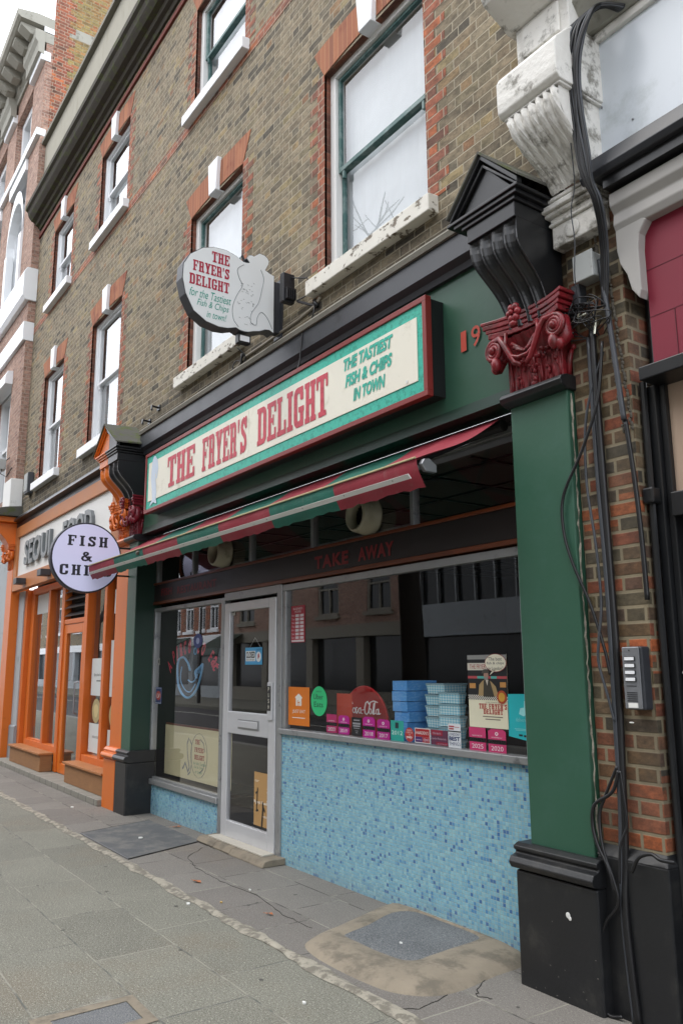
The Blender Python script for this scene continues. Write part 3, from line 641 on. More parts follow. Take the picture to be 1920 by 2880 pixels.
def sash_window(parent, a, b, c, e, kind, idx):
    """frame > sashes, pane, sill, keystone"""
    yf = YW+.07
    fm, sm = {'t': ('white', 'tealpaint'), 'w': ('whiteclean', 'whiteclean'), 'd': ('white', 'tealpaint')}[kind]
    f = MB(); ft_ = .075; sw = .03 if kind == 't' else .045
    f.box(a, a+ft_, yf-.01, yf+.09, c, e+.034); f.box(b-ft_, b, yf-.01, yf+.09, c, e+.034); f.box(a+ft_, b-ft_, yf-.01, yf+.09, e-.05, e+.034)
    f.box(a+ft_, b-ft_, yf-.01, yf+.09, c, c+.05)
    o = f.build('window', fm, parent, bevel=.006)
    zm = c+(e-c)*.50
    s = MB(); x0, x1 = a+ft_, b-ft_
    for (zl, zh, y0) in ((zm-.02, e-.05, yf+.02), (c+.05, zm+.02, yf+.055)):
        s.box(x0, x0+sw, y0, y0+.035, zl, zh); s.box(x1-sw, x1, y0, y0+.035, zl, zh)
        s.box(x0+sw, x1-sw, y0, y0+.035, zh-.032, zh); s.box(x0+sw, x1-sw, y0, y0+.035, zl, zl+.042)
        if y0 < yf+.03: s.box(x0+.05, x0+.075, y0+.003, y0+.03, zl-.07, zl); s.box(x1-.075, x1-.05, y0+.003, y0+.03, zl-.07, zl)
    s.build('sash', sm, o, bevel=.004)
    if kind == 'd': MB().box(x0+.05, x1-.05, yf+.05, yf+.056, c+.101, c+.2).build('open_sash_gap', 'darkteal', o)  # dark strip stands in for the unlit gap of the open sash
    p = MB()
    for (zl, zh, y0) in ((zm+.022, e-.082, yf+.04), (c+.092, zm-.012, yf+.075)):
        p.quad((x0+sw, y0, zl), (x1-sw, y0, zl), (x1-sw, y0, zh), (x0+sw, y0, zh))
    p.build('pane', 'winglass', o)
    q = MB(); n = 90; xs_ = np.linspace(x0+(-.2 if kind != 'w' else -.1), x1+.05, n); vs = []
    for i, x in enumerate(xs_):
        yy = yf+.13+.003*sin(x*25)+.0015*sin(x*61); vs += [(x, yy, c-.03), (x, yy, e+.02)]
    q.add(vs, [(2*i, 2*i+2, 2*i+3, 2*i+1) for i in range(n-1)]); q.build('curtain', 'curtain' if kind != 'w' else 'greycurtain', o, smooth=True)
    r = MB(); X0_, X1_, Y0_, Y1_, Z0_, Z1_ = x0-.25, x1+.25, yf+.095, yf+.6, c-.1, e+.1
    r.quad((X0_, Y1_, Z0_), (X1_, Y1_, Z0_), (X1_, Y1_, Z1_), (X0_, Y1_, Z1_)); r.quad((X0_, Y0_, Z0_), (X0_, Y1_, Z0_), (X0_, Y1_, Z1_), (X0_, Y0_, Z1_)); r.quad((X1_, Y0_, Z0_), (X1_, Y1_, Z0_), (X1_, Y1_, Z1_), (X1_, Y0_, Z1_)); r.quad((X0_, Y0_, Z0_), (X0_, Y1_, Z0_), (X1_, Y1_, Z0_), (X1_, Y0_, Z0_)); r.quad((X0_, Y0_, Z1_), (X0_, Y1_, Z1_), (X1_, Y1_, Z1_), (X1_, Y0_, Z1_)); r.build('dim_room', 'room', o)
    for nm_, mt_, gb_ in QA[idx]: gb_.build(nm_, mt_, o)
    # sill
    s = MB(); zt, zb = c, c-.15
    s.add([(a-.17, YW-.09, zb), (b+.10, YW-.09, zb), (b+.10, YW-.09, zt-.02), (a-.17, YW-.09, zt-.02), (a-.17, YW+.0, zb), (b+.10, YW+.0, zb), (b+.10, YW+.13, zt), (a-.17, YW+.13, zt)],
          [(0, 1, 2, 3), (3, 2, 6, 7), (1, 5, 6, 2), (0, 3, 7, 4), (0, 4, 5, 1)])
    s.build('sill', 'peel' if kind == 't' else 'whiteclean', o, bevel=.008)
    k = MB(); xc = (a+b)/2; kz0, kz1 = e-.01, e+.37
    k.add([(xc-.085, YW-.05, kz0), (xc+.085, YW-.05, kz0), (xc+.12, YW-.05, kz1), (xc-.12, YW-.05, kz1), (xc-.085, YW+.12, kz0), (xc+.085, YW+.12, kz0), (xc+.12, YW+.02, kz1), (xc-.12, YW+.02, kz1)],
          [(0, 1, 2, 3), (4, 0, 3, 7), (1, 5, 6, 2), (3, 2, 6, 7), (4, 5, 1, 0)])
    k.build('keystone', 'whiteclean', o, bevel=.008)
for i, w_ in enumerate(wins): sash_window(B, *w_, i)

# ================================================================ SHOPFRONT
S = thing('fish_shopfront', 'dark green and black fish restaurant shopfront with blue mosaic below its windows', 'shopfront', (-6, -.1, 0))
# stone ledge under the brick, black cornice, fascia, beam
xl, xr = -9.05, -3.05
MB().extx([(YW+.01, 4.44), (YW-.10, 4.395), (YW-.13, 4.36), (YW-.12, 4.325), (YW+.01, 4.325)], xl, xr).build('ledge', 'cement', S)
MB().extx([(YW+.02, 4.3245), (YW-.10, 4.3245), (YW-.105, 4.16), (YW-.06, 4.13), (YW-.05, 4.09), (YW+.02, 4.09)], xl+.004, xr-.004).build('cornice', 'greyblack', S)
g = MB().box(xl+.01, -3.0, YW-.02, YW+.14, 3.20, 4.089); g.build('fascia', 'green', S)
g = MB().extx([(YW-.03, 3.199), (YW-.035, 3.13), (YW+.04, 3.12), (YW+.14, 3.12), (YW+.14, 3.199)], xl+.01, -3.03); g.build('beam', 'darkgreen', S)
g = MB().box(-9.1, -3.3, -.06, .3, 3.06, 3.119); g.build('recess_soffit', 'black', S)
# pilasters
def pilaster(x0, x1, mat, name='pilaster'):
    p = MB().box(x0, x1, -.265, .05, .66, 3.09); o = p.build(name, mat, S, bevel=.006); return o
p1 = pilaster(-9.36, -9.075, 'green'); p2 = pilaster(-3.135, -2.725, 'green')
g = MB().box(-9.356, -9.0745, -.262, .03, .7, 3.05); 
MB().quad((-9.073, -.26, .66), (-9.073, .04, .66), (-9.073, .04, 3.09), (-9.073, -.26, 3.09)).build('return', 'darkgreen', p1)  # right-facing side coloured darker green for the shade on it
def plinth(x0, x1, par, mat='plinthblack', zt=.55):
    q = MB().box(x0, x1, -.325, .02, -.02, zt, bev=.0); o = q.build('plinth', mat, par, bevel=.012)
    t = MB().extx([(-.30, zt+.001), (-.345, zt+.012), (-.362, zt+.04), (-.345, zt+.068), (-.31, zt+.078), (-.305, zt+.088), (-.32, zt+.098), (-.322, zt+.115), (-.29, zt+.13), (.02, zt+.13), (.02, zt+.001)], x0-.015, x1+.004); t.build('base_moulding', mat, par, bevel=.006)
plinth(-9.36, -9.0, p1); plinth(-3.195, -2.68, p2)
g = MB()
g.ball((-2.86, -.3255, .40), .014, .002, .014); g.ball((-2.85, -.3255, .388), .010, .002, .010); g.build('paint_chip', 'paper', p2)
g = MB(); random.seed(11)
for k in range(14): g.ball((random.uniform(-3.18, -2.70), -.3255, abs(random.gauss(0, .16))+.01), random.uniform(.002, .006), .0015, random.uniform(.002, .005), 6, 4)
g.build('grey_scuff', P('dusty_scuff', hx('4e4c48'), .9), p2)
# peeling ragged mortar edge right of the right pilaster
g = MB(); zs_ = np.linspace(.68, 3.04, 70); g.tube([(-2.7255+random.uniform(-.002, .003), -.235+random.uniform(-.006, .006), z) for z in zs_], [random.uniform(.003, .010) for _ in zs_], 5)
g.build('ragged_mortar_edge', 'mortar', p2)

def capital(x0, x1, par, mat, nm='capital', full=True, zb=3.13, zt=3.60, yb=-.27):
    """leafy capital: bell, volutes, curved abacus, flower, swags"""
    xc, hw = (x0+x1)/2, (x1-x0)/2
    c = MB(); lv = [(0, 0.), (.08, .002), (.2, .004), (.26, .02), (.33, .05)]
    n = 14
    def ring(hwx, yy, z, rip=0.):
        pts = [(-hwx, .05)]
        for i in range(n+1):
            t = -1+2*i/n; pts.append((t*hwx, yy+rip*(1 if i % 2 else -1)))
        pts.append((hwx, .05)); return [(xc+p, q, z) for p, q in pts]
    rows = []
    for dz, fl in lv: rows.append(ring(hw+fl*.6, yb-fl, zb+dz, .006))
    m_ = len(rows[0])
    vs = [p for r in rows for p in r]; fs = []
    for k in range(len(rows)-1):
        for i in range(m_-1): fs.append((k*m_+i, k*m_+i+1, (k+1)*m_+i+1, (k+1)*m_+i))
    c.add(vs, fs)
    # abacus: concave plan
    ab = []
    for i in range(17):
        t = -1+i/8; ab.append((xc+t*(hw+.085), yb-.055-.055*abs(t)**2.2))
    def slabz(z0, z1, gr):
        pts = [(xc+(x-xc)*gr, y-(gr-1)*.15) for x, y in ab]+[(xc+(hw+.085)*gr, .0), (xc-(hw+.085)*gr, .0)]
        q = len(pts); c.add([(x, y, z0) for x, y in pts]+[(x, y, z1) for x, y in pts], [tuple(range(q))[::-1], tuple(range(q, 2*q))]+[(i, (i+1) % q, (i+1) % q+q, i+q) for i in range(q)])
    z = zb+.345
    slabz(z, z+.035, .93); slabz(z+.0352, z+.06, .97); slabz(z+.0602, z+.09, 1.03); slabz(z+.0902, z+.112, 1.07)
    o = c.build(nm, mat, par, smooth=False, bevel=.005)
    # volutes and curled leaves
    v = MB()
    for s in (-1, 1):
        cx, cy, cz = xc+s*(hw+.03), yb-.085, zb+.265
        path = []; 
        for i in range(34):
            a = i/33*2.6*2*pi; r = .062*(1-i/33*.78); path.append((cx-s*r*cos(a+pi/2)*1., cy-.012*i/33, cz+r*sin(a+pi/2)))
        v.tube([(xc+s*.02, yb-.09, zb+.12), (xc+s*.06, yb-.10, zb+.14), (xc+s*.13, yb-.105, zb+.27), (xc+s*(hw-.03), yb-.10, zb+.32)]+path, [.014, .016, .018, .018]+[.017*(1-i/33*.5) for i in range(34)], 7)
        v.ball((cx, cy-.02, cz), .022, .02, .022)
        v.tube([(cx+s*.01, cy+.05, cz+.05), (cx+s*.02, cy+.05, cz-.06), (cx-s*.005, cy+.03, cz-.12)], [.045, .05, .02], 8)
        v.ball((cx-s*.012, cy+.0, cz-.085), .03, .035, .045); v.ball((cx+s*.01, cy+.02, cz-.10), .03, .03, .035)
        for k in range(5): v.ball((cx-s*(.03+.035*k), yb-.035, cz-.06-.012*k+(.02 if k % 2 else 0)), .016, .022, .012)
    # inner U shaped scroll with fluted shell
    v.tube([(xc-.115, yb-.10, zb+.335), (xc-.12, yb-.105, zb+.26), (xc-.09, yb-.105, zb+.19), (xc-.03, yb-.10, zb+.165), (xc+.04, yb-.10, zb+.165), (xc+.10, yb-.105, zb+.2), (xc+.125, yb-.105, zb+.27), (xc+.115, yb-.10, zb+.335)], .011, 7)
    for k in range(9):
        a = pi*(1.08+.84*k/8); v.tube([(xc+.0, yb-.075, zb+.20), (xc+.10*cos(a)*.9, yb-.085, zb+.285+.09*sin(a)*.9)], [.008, .012], 6)
    for k in range(6):
        a = k*pi/3; v.ball((xc+.0+.032*cos(a), yb-.155, zb+.405+.036*sin(a)), .022, .02, .022)
    v.ball((xc, yb-.175, zb+.405), .014); v.ball((xc-.01, yb-.15, zb+.345), .03, .02, .02)
    # leaf ribs on the bell
    nl = 9 if hw > .15 else 5
    for k in range(nl):
        x = xc-hw+.02+(2*hw-.04)*k/(nl-1); v.tube([(x, yb+.004, zb+.005), (x+.003, yb+.0, zb+.07), (x-.003, yb+.001, zb+.14), (x, yb-.012, zb+.19)], [.010, .013, .010, .006], 6)
    for k, (dx, dz) in enumerate(((-.7, .19), (-.42, .15), (-.15, .13), (.14, .12), (.42, .16), (.72, .2), (-.55, .08), (.0, .055), (.5, .09), (.8, .12), (-.3, .2), (.32, .21))):
        x = xc+dx*hw; v.ball((x, yb-.008, zb+dz), .013, .017, .011); v.ball((x+.008, yb-.006, zb+dz-.022), .008, .01, .02)
    for k in range(5): v.ball((xc-.005+.012*(k % 2), yb-.01, zb+.02+.024*k), .017-.002*k, .014, .016)
    v.build('scrollwork', mat, o, smooth=True)
    # right return face detail
    r = MB()
    for k in range(3):
        y = yb+.04+.07*k; r.tube([(x1+.004, y, zb+.01), (x1+.012, y, zb+.1), (x1+.04, y, zb+.17)], [.014, .018, .01], 6); r.ball((x1+.045, y, zb+.165), .016)
    r.tube([(x1+.03, yb-.02, zb+.3), (x1+.045, yb+.06, zb+.24), (x1+.03, yb+.14, zb+.3)], .02, 7); r.ball((x1+.045, yb+.02, zb+.25), .03)
    r.build('return_scrollwork', mat, o, smooth=True)
    return o
def necking(x0, x1, par, mat):
    MB().extx([(-.28, 3.055), (-.325, 3.075), (-.34, 3.10), (-.325, 3.125), (-.28, 3.14), (.02, 3.14), (.02, 3.055)], x0-.02, x1+.02).build('necking', mat, par, bevel=.006)
necking(-3.135, -2.725, p2, 'black'); necking(-9.36, -9.075, p1, 'black')

def console(x0, x1, par, mats, nm='console_bracket', fl=4, zped=(4.13, 4.47), pedx=None, split=None, yp=-.60, xap=None):
    """scrolled bracket with flutes under a small pediment"""
    fr = [(-.55, 4.00), (-.555, 3.93), (-.55, 3.87), (-.52, 3.82), (-.47, 3.77), (-.42, 3.72), (-.375, 3.66), (-.35, 3.60), (-.335, 3.55), (-.33, 3.50)]
    def front(z): 
        for (a, b), (c, e) in zip(fr, fr[1:]):
            if e <= z <= b: return a+(c-a)*(b-z)/(b-e)
    g = MB(); nx = fl*8; vs = []; zz = [p[1] for p in fr]; zz = list(np.linspace(4.0, 3.5, 22))
    taper = lambda z: (4.0-z)/.5*.075
    for z in zz:
        for i in range(nx+1):
            t = i/nx; x = x0+taper(z)+(x1-x0-taper(z)*1.)*t; ph = (t*fl) % 1
            dpt = .026*max(0, sin(pi*min(1, max(0, (ph-.08)/.84))))*min(1, (4.02-z)*20)
            if i in (0, nx): dpt = 0
            vs.append((x, front(z)+dpt, z))
    fs = []
    for k in range(len(zz)-1):
        for i in range(nx): 
            a = k*(nx+1)+i; fs.append((a+nx+1, a+nx+2, a+1, a))
    def mi(x): return 0 if split is None or x < split else 1
    for f in fs: 
        pass
    b0 = len(g.v); g.v += vs
    for f in fs: g.f.append(f); g.mi.append(mi(vs[f[0]][0]))
    # side cheeks
    for s, (xx) in ((1, x1), (-1, x0)):
        pr = [(front(z), z) for z in zz]
        n = len(pr); sv = []
        for (y, z) in pr: sv += [(xx if s > 0 else x0+taper(z), y, z), (xx if s > 0 else x0+taper(z), YW+.0, z)]
        ff = [((2*i, 2*i+2, 2*i+3, 2*i+1) if s > 0 else (2*i+1, 2*i+3, 2*i+2, 2*i)) for i in range(n-1)]
        g.add(sv, ff, mi(xx))
    o = g.build(nm, mats, par, smooth=False)
    px0, px1 = pedx; xa = (px0+px1)/2 if xap is None else xap
    h = MB()
    segs = [(x0, x1, 0)] if split is None else [(x0, split, 0), (split, x1, 1)]
    for a, b, q in segs: h.box(a, b, yp+.035, YW, 4.0005, 4.09, q)
    ex = [(-.0, .012), (.025, .03), (.05, .045)]
    for k, (z0, z1, gr) in enumerate(((4.0905, 4.115, .015), (4.1155, 4.14, .04), (4.1405, 4.16, .062))):
        for a, b, q in ([(x0-gr*2.0, x1+gr, 0)] if split is None else [(x0-gr*1.2, split, 0), (split, x1+gr, 1)]): h.box(a, b, yp+.03-gr*.6, YW, z0, z1, q)
    # pediment: roof slabs and recessed tympanum
    zl, za = 4.1605, zped[1]; th = .045
    L_ = (px0, zl+.02); A_ = (xa, za); R_ = (px1, zl+.02)
    def tri(a, b, c, y0, y1, q): h.prism([a, b, c], y0, y1, q)
    if split is None: h.prism([(px0+.05, zl), (px1-.05, zl), (xa, za-.05)], yp+.04, YW, 0)
    else: h.prism([(px0+.05, zl), (split, zl), (split, za-.05-(0)), (xa, za-.05)] if split > xa else [(px0+.05, zl), (xa, zl), (xa, za-.05)], yp+.04, YW, 0); h.prism([(split+.001, zl), (px1-.05, zl), (split+.001, za-.055)], yp+.04, YW, 1)
    for (a, b, q) in (((px0, zl), (xa, za-.02), 0), ((px1, zl), (xa, za-.02), 0 if split is None else 1)):
        h.prism([a, b, (b[0], b[1]+.035), (a[0], a[1]+.035)], yp, yp+.0395, q)
        h.prism([(a[0]+(b[0]-a[0])*.08, a[1]+.0-.0), (b[0], b[1]-.045), (b[0], b[1]-.021), (a[0], a[1]-.0005+.0)], yp+.018, yp+.039, q)
    h.build('pediment', mats, o, bevel=.004)
    rf = MB()
    for a, s in ((px0-.015, -1), (px1+.015, 1)):
        rf.add([(a, yp-.015, zl+.03), (xa, yp-.015, za+.012), (xa, YW, za+.03), (a, YW, zl+.05), (a, yp-.015, zl+.045), (xa, yp-.015, za+.03), (xa, YW, za+.05), (a, YW, zl+.07)],
               [(4, 5, 6, 7), (0, 1, 5, 4), (3, 2, 1, 0)] if s < 0 else [(7, 6, 5, 4), (4, 5, 1, 0), (0, 1, 2, 3)])
        rf.add([(a, yp-.015, zl+.03), (a, YW, zl+.05), (a, YW, zl+.07), (a, yp-.015, zl+.045)], [(0, 1, 2, 3)])
    rf.build('slate_cap', 'mosscap', o)
    return o
console(-3.13, -2.76, S, ['black'], pedx=(-3.235, -2.70), xap=-2.97, zped=(0, 4.46))
capital(-3.125, -2.735, p2, 'capred')

# numerals 19
g = MB()
for s_, x0, x1 in (('1', -3.565, -3.515), ('9', -3.47, -3.39)): put(g, s_, x0, x1, 3.555, 3.69, F(YW-.03), bold=.005)
tag(g.build('house_number', 'numred', S), 'red numerals 19')

# shop sign
X0, X1, Z0, Z1, YS = -8.62, -3.72, 3.29, 3.975, -.385
SG = thing('shop_sign', 'long cream sign box with a green border and red slab lettering over the shop window', 'shop sign', ((X0+X1)/2, -.3, Z0))
MB().box(X0+.012, X1-.012, YS+.03, YW-.021, Z0+.012, Z1-.012).build('box', 'black', SG)
fw = .038; g = MB()
g.box(X0, X1, YS, YS+.05, Z1-fw, Z1); g.box(X0, X1, YS, YS+.05, Z0, Z0+fw); g.box(X0, X0+fw, YS, YS+.05, Z0+fw, Z1-fw); g.box(X1-fw, X1, YS, YS+.05, Z0+fw, Z1-fw); g.build('frame', 'signframe', SG, bevel=.003)
MB().box(X0+fw, X1-fw, YS+.012, YS+.025, Z0+fw, Z1-fw).build('border', 'teal', SG)
px0, px1, pz0, pz1 = X0+.10, X1-.10, Z0+.125, Z1-.12
g = MB().box(px0, -6.145, YS+.006, YS+.0115, pz0, pz1); g.box(-6.141, px1, YS+.006, YS+.0115, pz0, pz1); g.build('panel', 'cream', SG)
g = MB(); YT = YS+.003; lz0, lz1 = 3.475, 3.80
for s_, a, b in (('THE', -7.97, -7.27), ("FRYER'S", -7.10, -6.17), ('DELIGHT', -5.98, -4.87)): g = MB(); slab(g, s_, a, b, lz0-.004, lz1+.004, F(YT), gap=.045, n=60); g.build('word', 'signred', SG)
g = MB()
for s_, a, b, z in (('THE TASTIEST', -4.66, -4.07, 3.735), ('FISH & CHIPS', -4.64, -4.08, 3.605), ('IN TOWN', -4.54, -4.16, 3.475)): put(g, s_, a, b, z, z+.096, F(YT), shear=.22, bold=.05)
g.build('slogan', 'teal', SG)
g = MB()   # plain fish at the left end
shape(g, [('e', .17, .44, .075, .12), ('s', [(.15, .42), (.14, .32), (.17, .22), (.19, .12)], .062), ('p', [(.15, .09), (.05, .0), (.17, .035), (.27, .0), (.23, .1)]), ('s', [(.24, .5), (.27, .4), (.24, .3)], .016)], .3, .6, F(YT+.001), -8.52, 3.35)
g.build('fish_motif', flat('c3d0de'), SG)
MB().disc((-3.93, YS+.005, 3.44), (0, -1, 0), .012, .003, 8).build('sticker_dot', 'paper', SG)

# ---- glazing, riser, door
def bar(g, x0, x1, z0, z1, y0=-.035, y1=.035, mi=0): g.box(x0, x1, y0, y1, z0, z1, mi)
g = MB(); g.box(-6.135, -3.3, -.022, .10, -.05, 1.035); g.box(-9.08, -7.31, -.022, .10, -.05, .315); ri = g.build('stall_riser', 'mosaic', S)
g = MB(); g.box(-6.14, -3.3, -.055, .04, 1.036, 1.082); g.box(-9.08, -7.30, -.055, .04, .316, .372); ri2 = g.build('window_sill', 'alu', S, bevel=.006)
# right window frame
g = MB(); bar(g, -6.21, -6.13, 0.0, 2.31); bar(g, -6.129, -6.075, 1.0825, 2.245, -.025, .03); bar(g, -6.129, -3.3, 2.246, 2.30, -.03, .03); bar(g, -3.35, -3.3, 1.0825, 2.245)
bar(g, -7.31, -7.245, 0.02, 2.27); bar(g, -9.085, -9.03, .3725, 2.27); bar(g, -9.029, -7.311, 2.225, 2.27); bar(g, -9.0295, -7.311, .3725, .395, -.02, .03); bar(g, -7.2445, -6.2105, 2.235, 2.31)
fr_ = g.build('window_frame', 'alu', S, bevel=.004)
MB().box(-9.14, -9.087, -.05, .03, .0, 2.33).build('wooden_jamb', 'wood', S, bevel=.004)
g = MB(); g.quad((-6.075, .0, 1.0825), (-3.35, .0, 1.0825), (-3.35, .0, 2.246), (-6.075, .0, 2.246)); g.build('right_window_pane', 'glass', S)
g = MB(); g.quad((-9.03, .0, .395), (-7.311, .0, .395), (-7.311, .0, 2.225), (-9.03, .0, 2.225)); g.build('left_window_pane', 'glass', S)
# door
g = MB(); yd0, yd1 = -.045, .0
for a, b, c, e in ((-7.215, -7.105, .045, 2.205), (-6.335, -6.215, .045, 2.205), (-7.105, -6.335, 2.12, 2.205), (-7.105, -6.335, .985, 1.185), (-7.105, -6.335, .045, .205)): g.box(a, b, yd0, yd1, c, e)
D_ = g.build('door', 'alu_bright', S, bevel=.006)
g = MB()
for c, e in ((.205, .985), (1.185, 2.12)): g.quad((-7.105, -.02, c), (-6.335, -.02, c), (-6.335, -.02, e), (-7.105, -.02, e))
g.build('door_pane', 'glass', D_)
g = MB().box(-6.885, -6.49, -.052, -.0455, 1.035, 1.125); lb = g.build('letterbox', 'alu', D_, bevel=.003)
MB().box(-6.87, -6.505, -.06, -.0525, 1.05, 1.11).build('flap', 'alu_bright', lb, bevel=.004)
g = MB().box(-6.325, -6.245, -.06, -.046, 1.14, 1.46); pp = g.build('push_plate', 'alu_bright', D_, bevel=.003)
MB().box(-6.318, -6.262, -.063, -.0605, 1.22, 1.43).build('push_label', 'ink', pp)
g = MB()
for k, ch in enumerate('PUSH'): put(g, ch, -6.302, -6.278, 1.385-.05*k, 1.42-.05*k, F(-.0645))
g.build('push_lettering', 'cream', pp)
# step
g = MB().box(-7.30, -6.06, -.20, -.0, .0, .035); g.add([(-7.30, -.20, .035), (-6.06, -.20, .035), (-6.10, -.30, .0), (-7.36, -.30, .0)], [(3, 2, 1, 0)])
g = MB(); pr = [(-7.33, -6.98), (-6.975, -6.66), (-6.655, -6.06)]
for k, (a, b) in enumerate(pr): g.extx([(.0, .0), (-.22-.01*k, .0), (-.235, .012), (-.21, .045), (-.17, .052), (.0, .052)], a, b)
st = g.build('door_step', 'mortarbrown', bevel=.01); tag(st, 'worn cement door step with a pale threshold under the shop door', 'door step')
MB().box(-7.22, -6.2, -.16, -.046, .052, .066).build('threshold', flat('b9b4a8', .7), st, bevel=.003)
# transom board with words
g = MB().box(-9.12, -3.3, -.04, .03, 2.345, 2.54); tb = g.build('transom_board', P('black_brown_board', hx('1d1614'), .4, .2, 4.), S, bevel=.003)
g = MB().box(-9.14, -3.3, -.052, .03, 2.3125, 2.344); g.box(-9.14, -3.3, -.052, .03, 2.5405, 2.565); g.build('wooden_trim', 'wood', tb, bevel=.003)
for s_, a, b, c, e in (('FISH', -8.86, -8.55, 2.40, 2.485), ('RESTAURANT', -8.40, -7.42, 2.39, 2.475), ('TAKE', -5.585, -5.10, 2.38, 2.485), ('AWAY', -4.97, -4.53, 2.38, 2.485)): g = MB(); put(g, s_, a, b, c, e, F(-.0435), bold=.04, sp=1.15); g.build('word', flat('761a1c'), tb)
# clerestory
g = MB()
for x in (-9.05, -8.04, -6.74, -5.65, -4.335, -3.32): bar(g, x-.02, x+.02, 2.5655, 3.055, -.03, .03)
bar(g, -9.03, -3.34, 3.01, 3.055, -.029, .029); 
cl = g.build('transom_window', 'alu', S, bevel=.003)
g = MB().quad((-9.03, .0, 2.57), (-3.34, .0, 2.57), (-3.34, .0, 3.02), (-9.03, .0, 3.02)); g.build('transom_pane', 'glass', cl)
MB().box(-8.02, -4.36, .02, .05, 2.5655, 2.60).build('transom_rail', 'alu', cl)

# interior of the shop, seen through the glass
g = MB()
x0, x1, y1, z1 = -9.3, -3.0, 6.0, 3.0
g.quad((x0, y1, 0), (x1, y1, 0), (x1, y1, z1), (x0, y1, z1)); g.quad((x1, .12, 0), (x1, .12, z1), (x1, y1, z1), (x1, y1, 0)); g.quad((x0, .12, 0), (x0, y1, 0), (x0, y1, z1), (x0, .12, z1))
g.build('interior_wall', 'interior', S)
MB().quad((x0, .1, .012), (x1, .1, .012), (x1, y1, .012), (x0, y1, .012)).build('interior_floor', 'floor_in', S)
cg = MB().quad((x0, .1, z1), (x0, y1, z1), (x1, y1, z1), (x1, .1, z1)).build('interior_ceiling', 'ceil', S)
g = MB()
for k in range(11): g.box(x0+.6*k, x0+.6*k+.03, .12, y1, z1-.012, z1-.002)
for k in range(10): g.box(x0, x1, .3+.6*k, .33+.6*k, z1-.016, z1-.003)
g.build('ceiling_grid', 'black', cg)
for x, y, lab in ((-4.35, 1.6, 'amber pendant lamp inside behind the transom glass, the left one'), (-3.6, 1.3, 'amber cylinder pendant lamp hanging inside beside the green pilaster')):
    T_ = thing('pendant_lamp', lab, 'pendant lamp', (x, y, 2.4), 'pendant lamps inside the shop')
    MB().disc((x, y, 2.45), (0, 0, 1), .07, .28, 16).build('lamp_shade', 'amber', T_); MB().disc((x, y, 2.73), (0, 0, 1), .04, .05, 12).build('lamp_cap', 'alu_bright', T_); MB().tube([(x, y, 2.78), (x, y, 3.0)], .005, 6).build('flex', 'rubber', T_)
g = MB().box(-9.2, -5.2, 3.0, 3.6, .01, 1.05); c_ = g.build('counter', P('brown_counter', hx('4a2b18'), .4)); tag(c_, 'dark brown service counter deep inside the shop', 'counter'); 
MB().box(-9.25, -5.15, 2.95, 3.65, 1.0505, 1.09).build('counter_top', 'steel', c_)

M['bulb'] = P('warm_bulb', hx('ffb060'), .5, **{'Emission Color': (1, .55, .2, 1), 'Emission Strength': 6.})
for x, y, z, lab in ((-6.9, 4.2, 1.75, 'tiny warm lamp glowing deep inside the shop, seen right of the door'), (-8.0, 5.2, 1.9, 'tiny warm lamp glowing at the back of the shop, the farther one')):
    T_ = thing('wall_lamp', lab, 'lamp', (x, y, z)); MB().ball((x, y, z), .018).build('bulb', 'bulb', T_); MB().tube([(x, y+.01, z+.01), (x, y+.1, z+.05)], .006, 6).build('arm', 'steel', T_)

# ================================================================ THINGS ON THE SHOPFRONT
for x, lab in ((-7.29, 'round ivory extractor fan under the awning above the words FISH RESTAURANT'), (-4.86, 'round ivory extractor fan under the awning above the words TAKE AWAY')):
    z = 2.715; T_ = thing('extractor_fan', lab, 'extractor fan', (x, 0, z-.14), 'extractor fans in the transom windows')
    MB().disc((x, -.003, z), (0, -1, 0), .15, .1, 36, prof=[(0, .0), (0, .155), (.015, .157), (.03, .145), (.09, .135), (.135, .128), (.15, .118), (.15, .104), (.06, .10)]).build('housing', 'fan', T_, smooth=True)
    q = MB().disc((x, -.05, z), (0, -1, 0), .1, .004, 24)
    for k in range(9):
        t = -.09+.0225*k; h = math.sqrt(max(0, .0098-t*t)); q.box(x+t-.0015, x+t+.0015, -.062, -.058, z-h, z+h); q.box(x-h, x+h, -.0665, -.0625, z+t-.0015, z+t+.0015)
    q.build('grille', 'mesh', T_)
# awning
AX0, AX1 = -9.15, -3.35
AW = thing('awning', 'faded red and green striped awning half wound out over the shop window', 'awning', ((AX0+AX1)/2, -.4, 2.6))
nx, ny = 90, 16; vs = []
for j in range(ny+1):
    t = j/ny; y = -.12+(-.80+.12)*t
    for i in range(nx+1):
        s = i/nx; x = AX0+(AX1-AX0)*s; z = 3.085+(2.735-3.085)*t
        z -= .055*sin(pi*t)*(.55+.45*sin(pi*s))+.009*sin(x*7+t*3)*sin(pi*t)+.006*sin(x*19+t*5)*sin(pi*t)-.010*math.exp(-((((x+3.35)/.8286) % 1-.5)/.06)**2)*sin(pi*t); vs.append((x, y, z))
fs = [(j*(nx+1)+i, (j+1)*(nx+1)+i, (j+1)*(nx+1)+i+1, j*(nx+1)+i+1) for j in range(ny) for i in range(nx)]
MB().add(vs, fs).build('canopy', 'fabric', AW, smooth=True)
vs = []; zl = [2.732, 2.70, 2.655, 2.61, 2.58]; yl = [-.802, -.803, -.79, -.765, -.745]
for z, y in zip(zl, yl):
    for i in range(nx+1):
        x = AX0+(AX1-AX0)*i/nx; e = 1 if z < 2.59 else 0; vs.append((x, y+(.006*sin(x*9)+.004*sin(x*23+z*20))*(2.74-z)*7, z+e*(.005*sin(x*42)+.004*sin(x*17))))
fs = [(j*(nx+1)+i, (j+1)*(nx+1)+i, (j+1)*(nx+1)+i+1, j*(nx+1)+i+1) for j in range(len(zl)-1) for i in range(nx)]
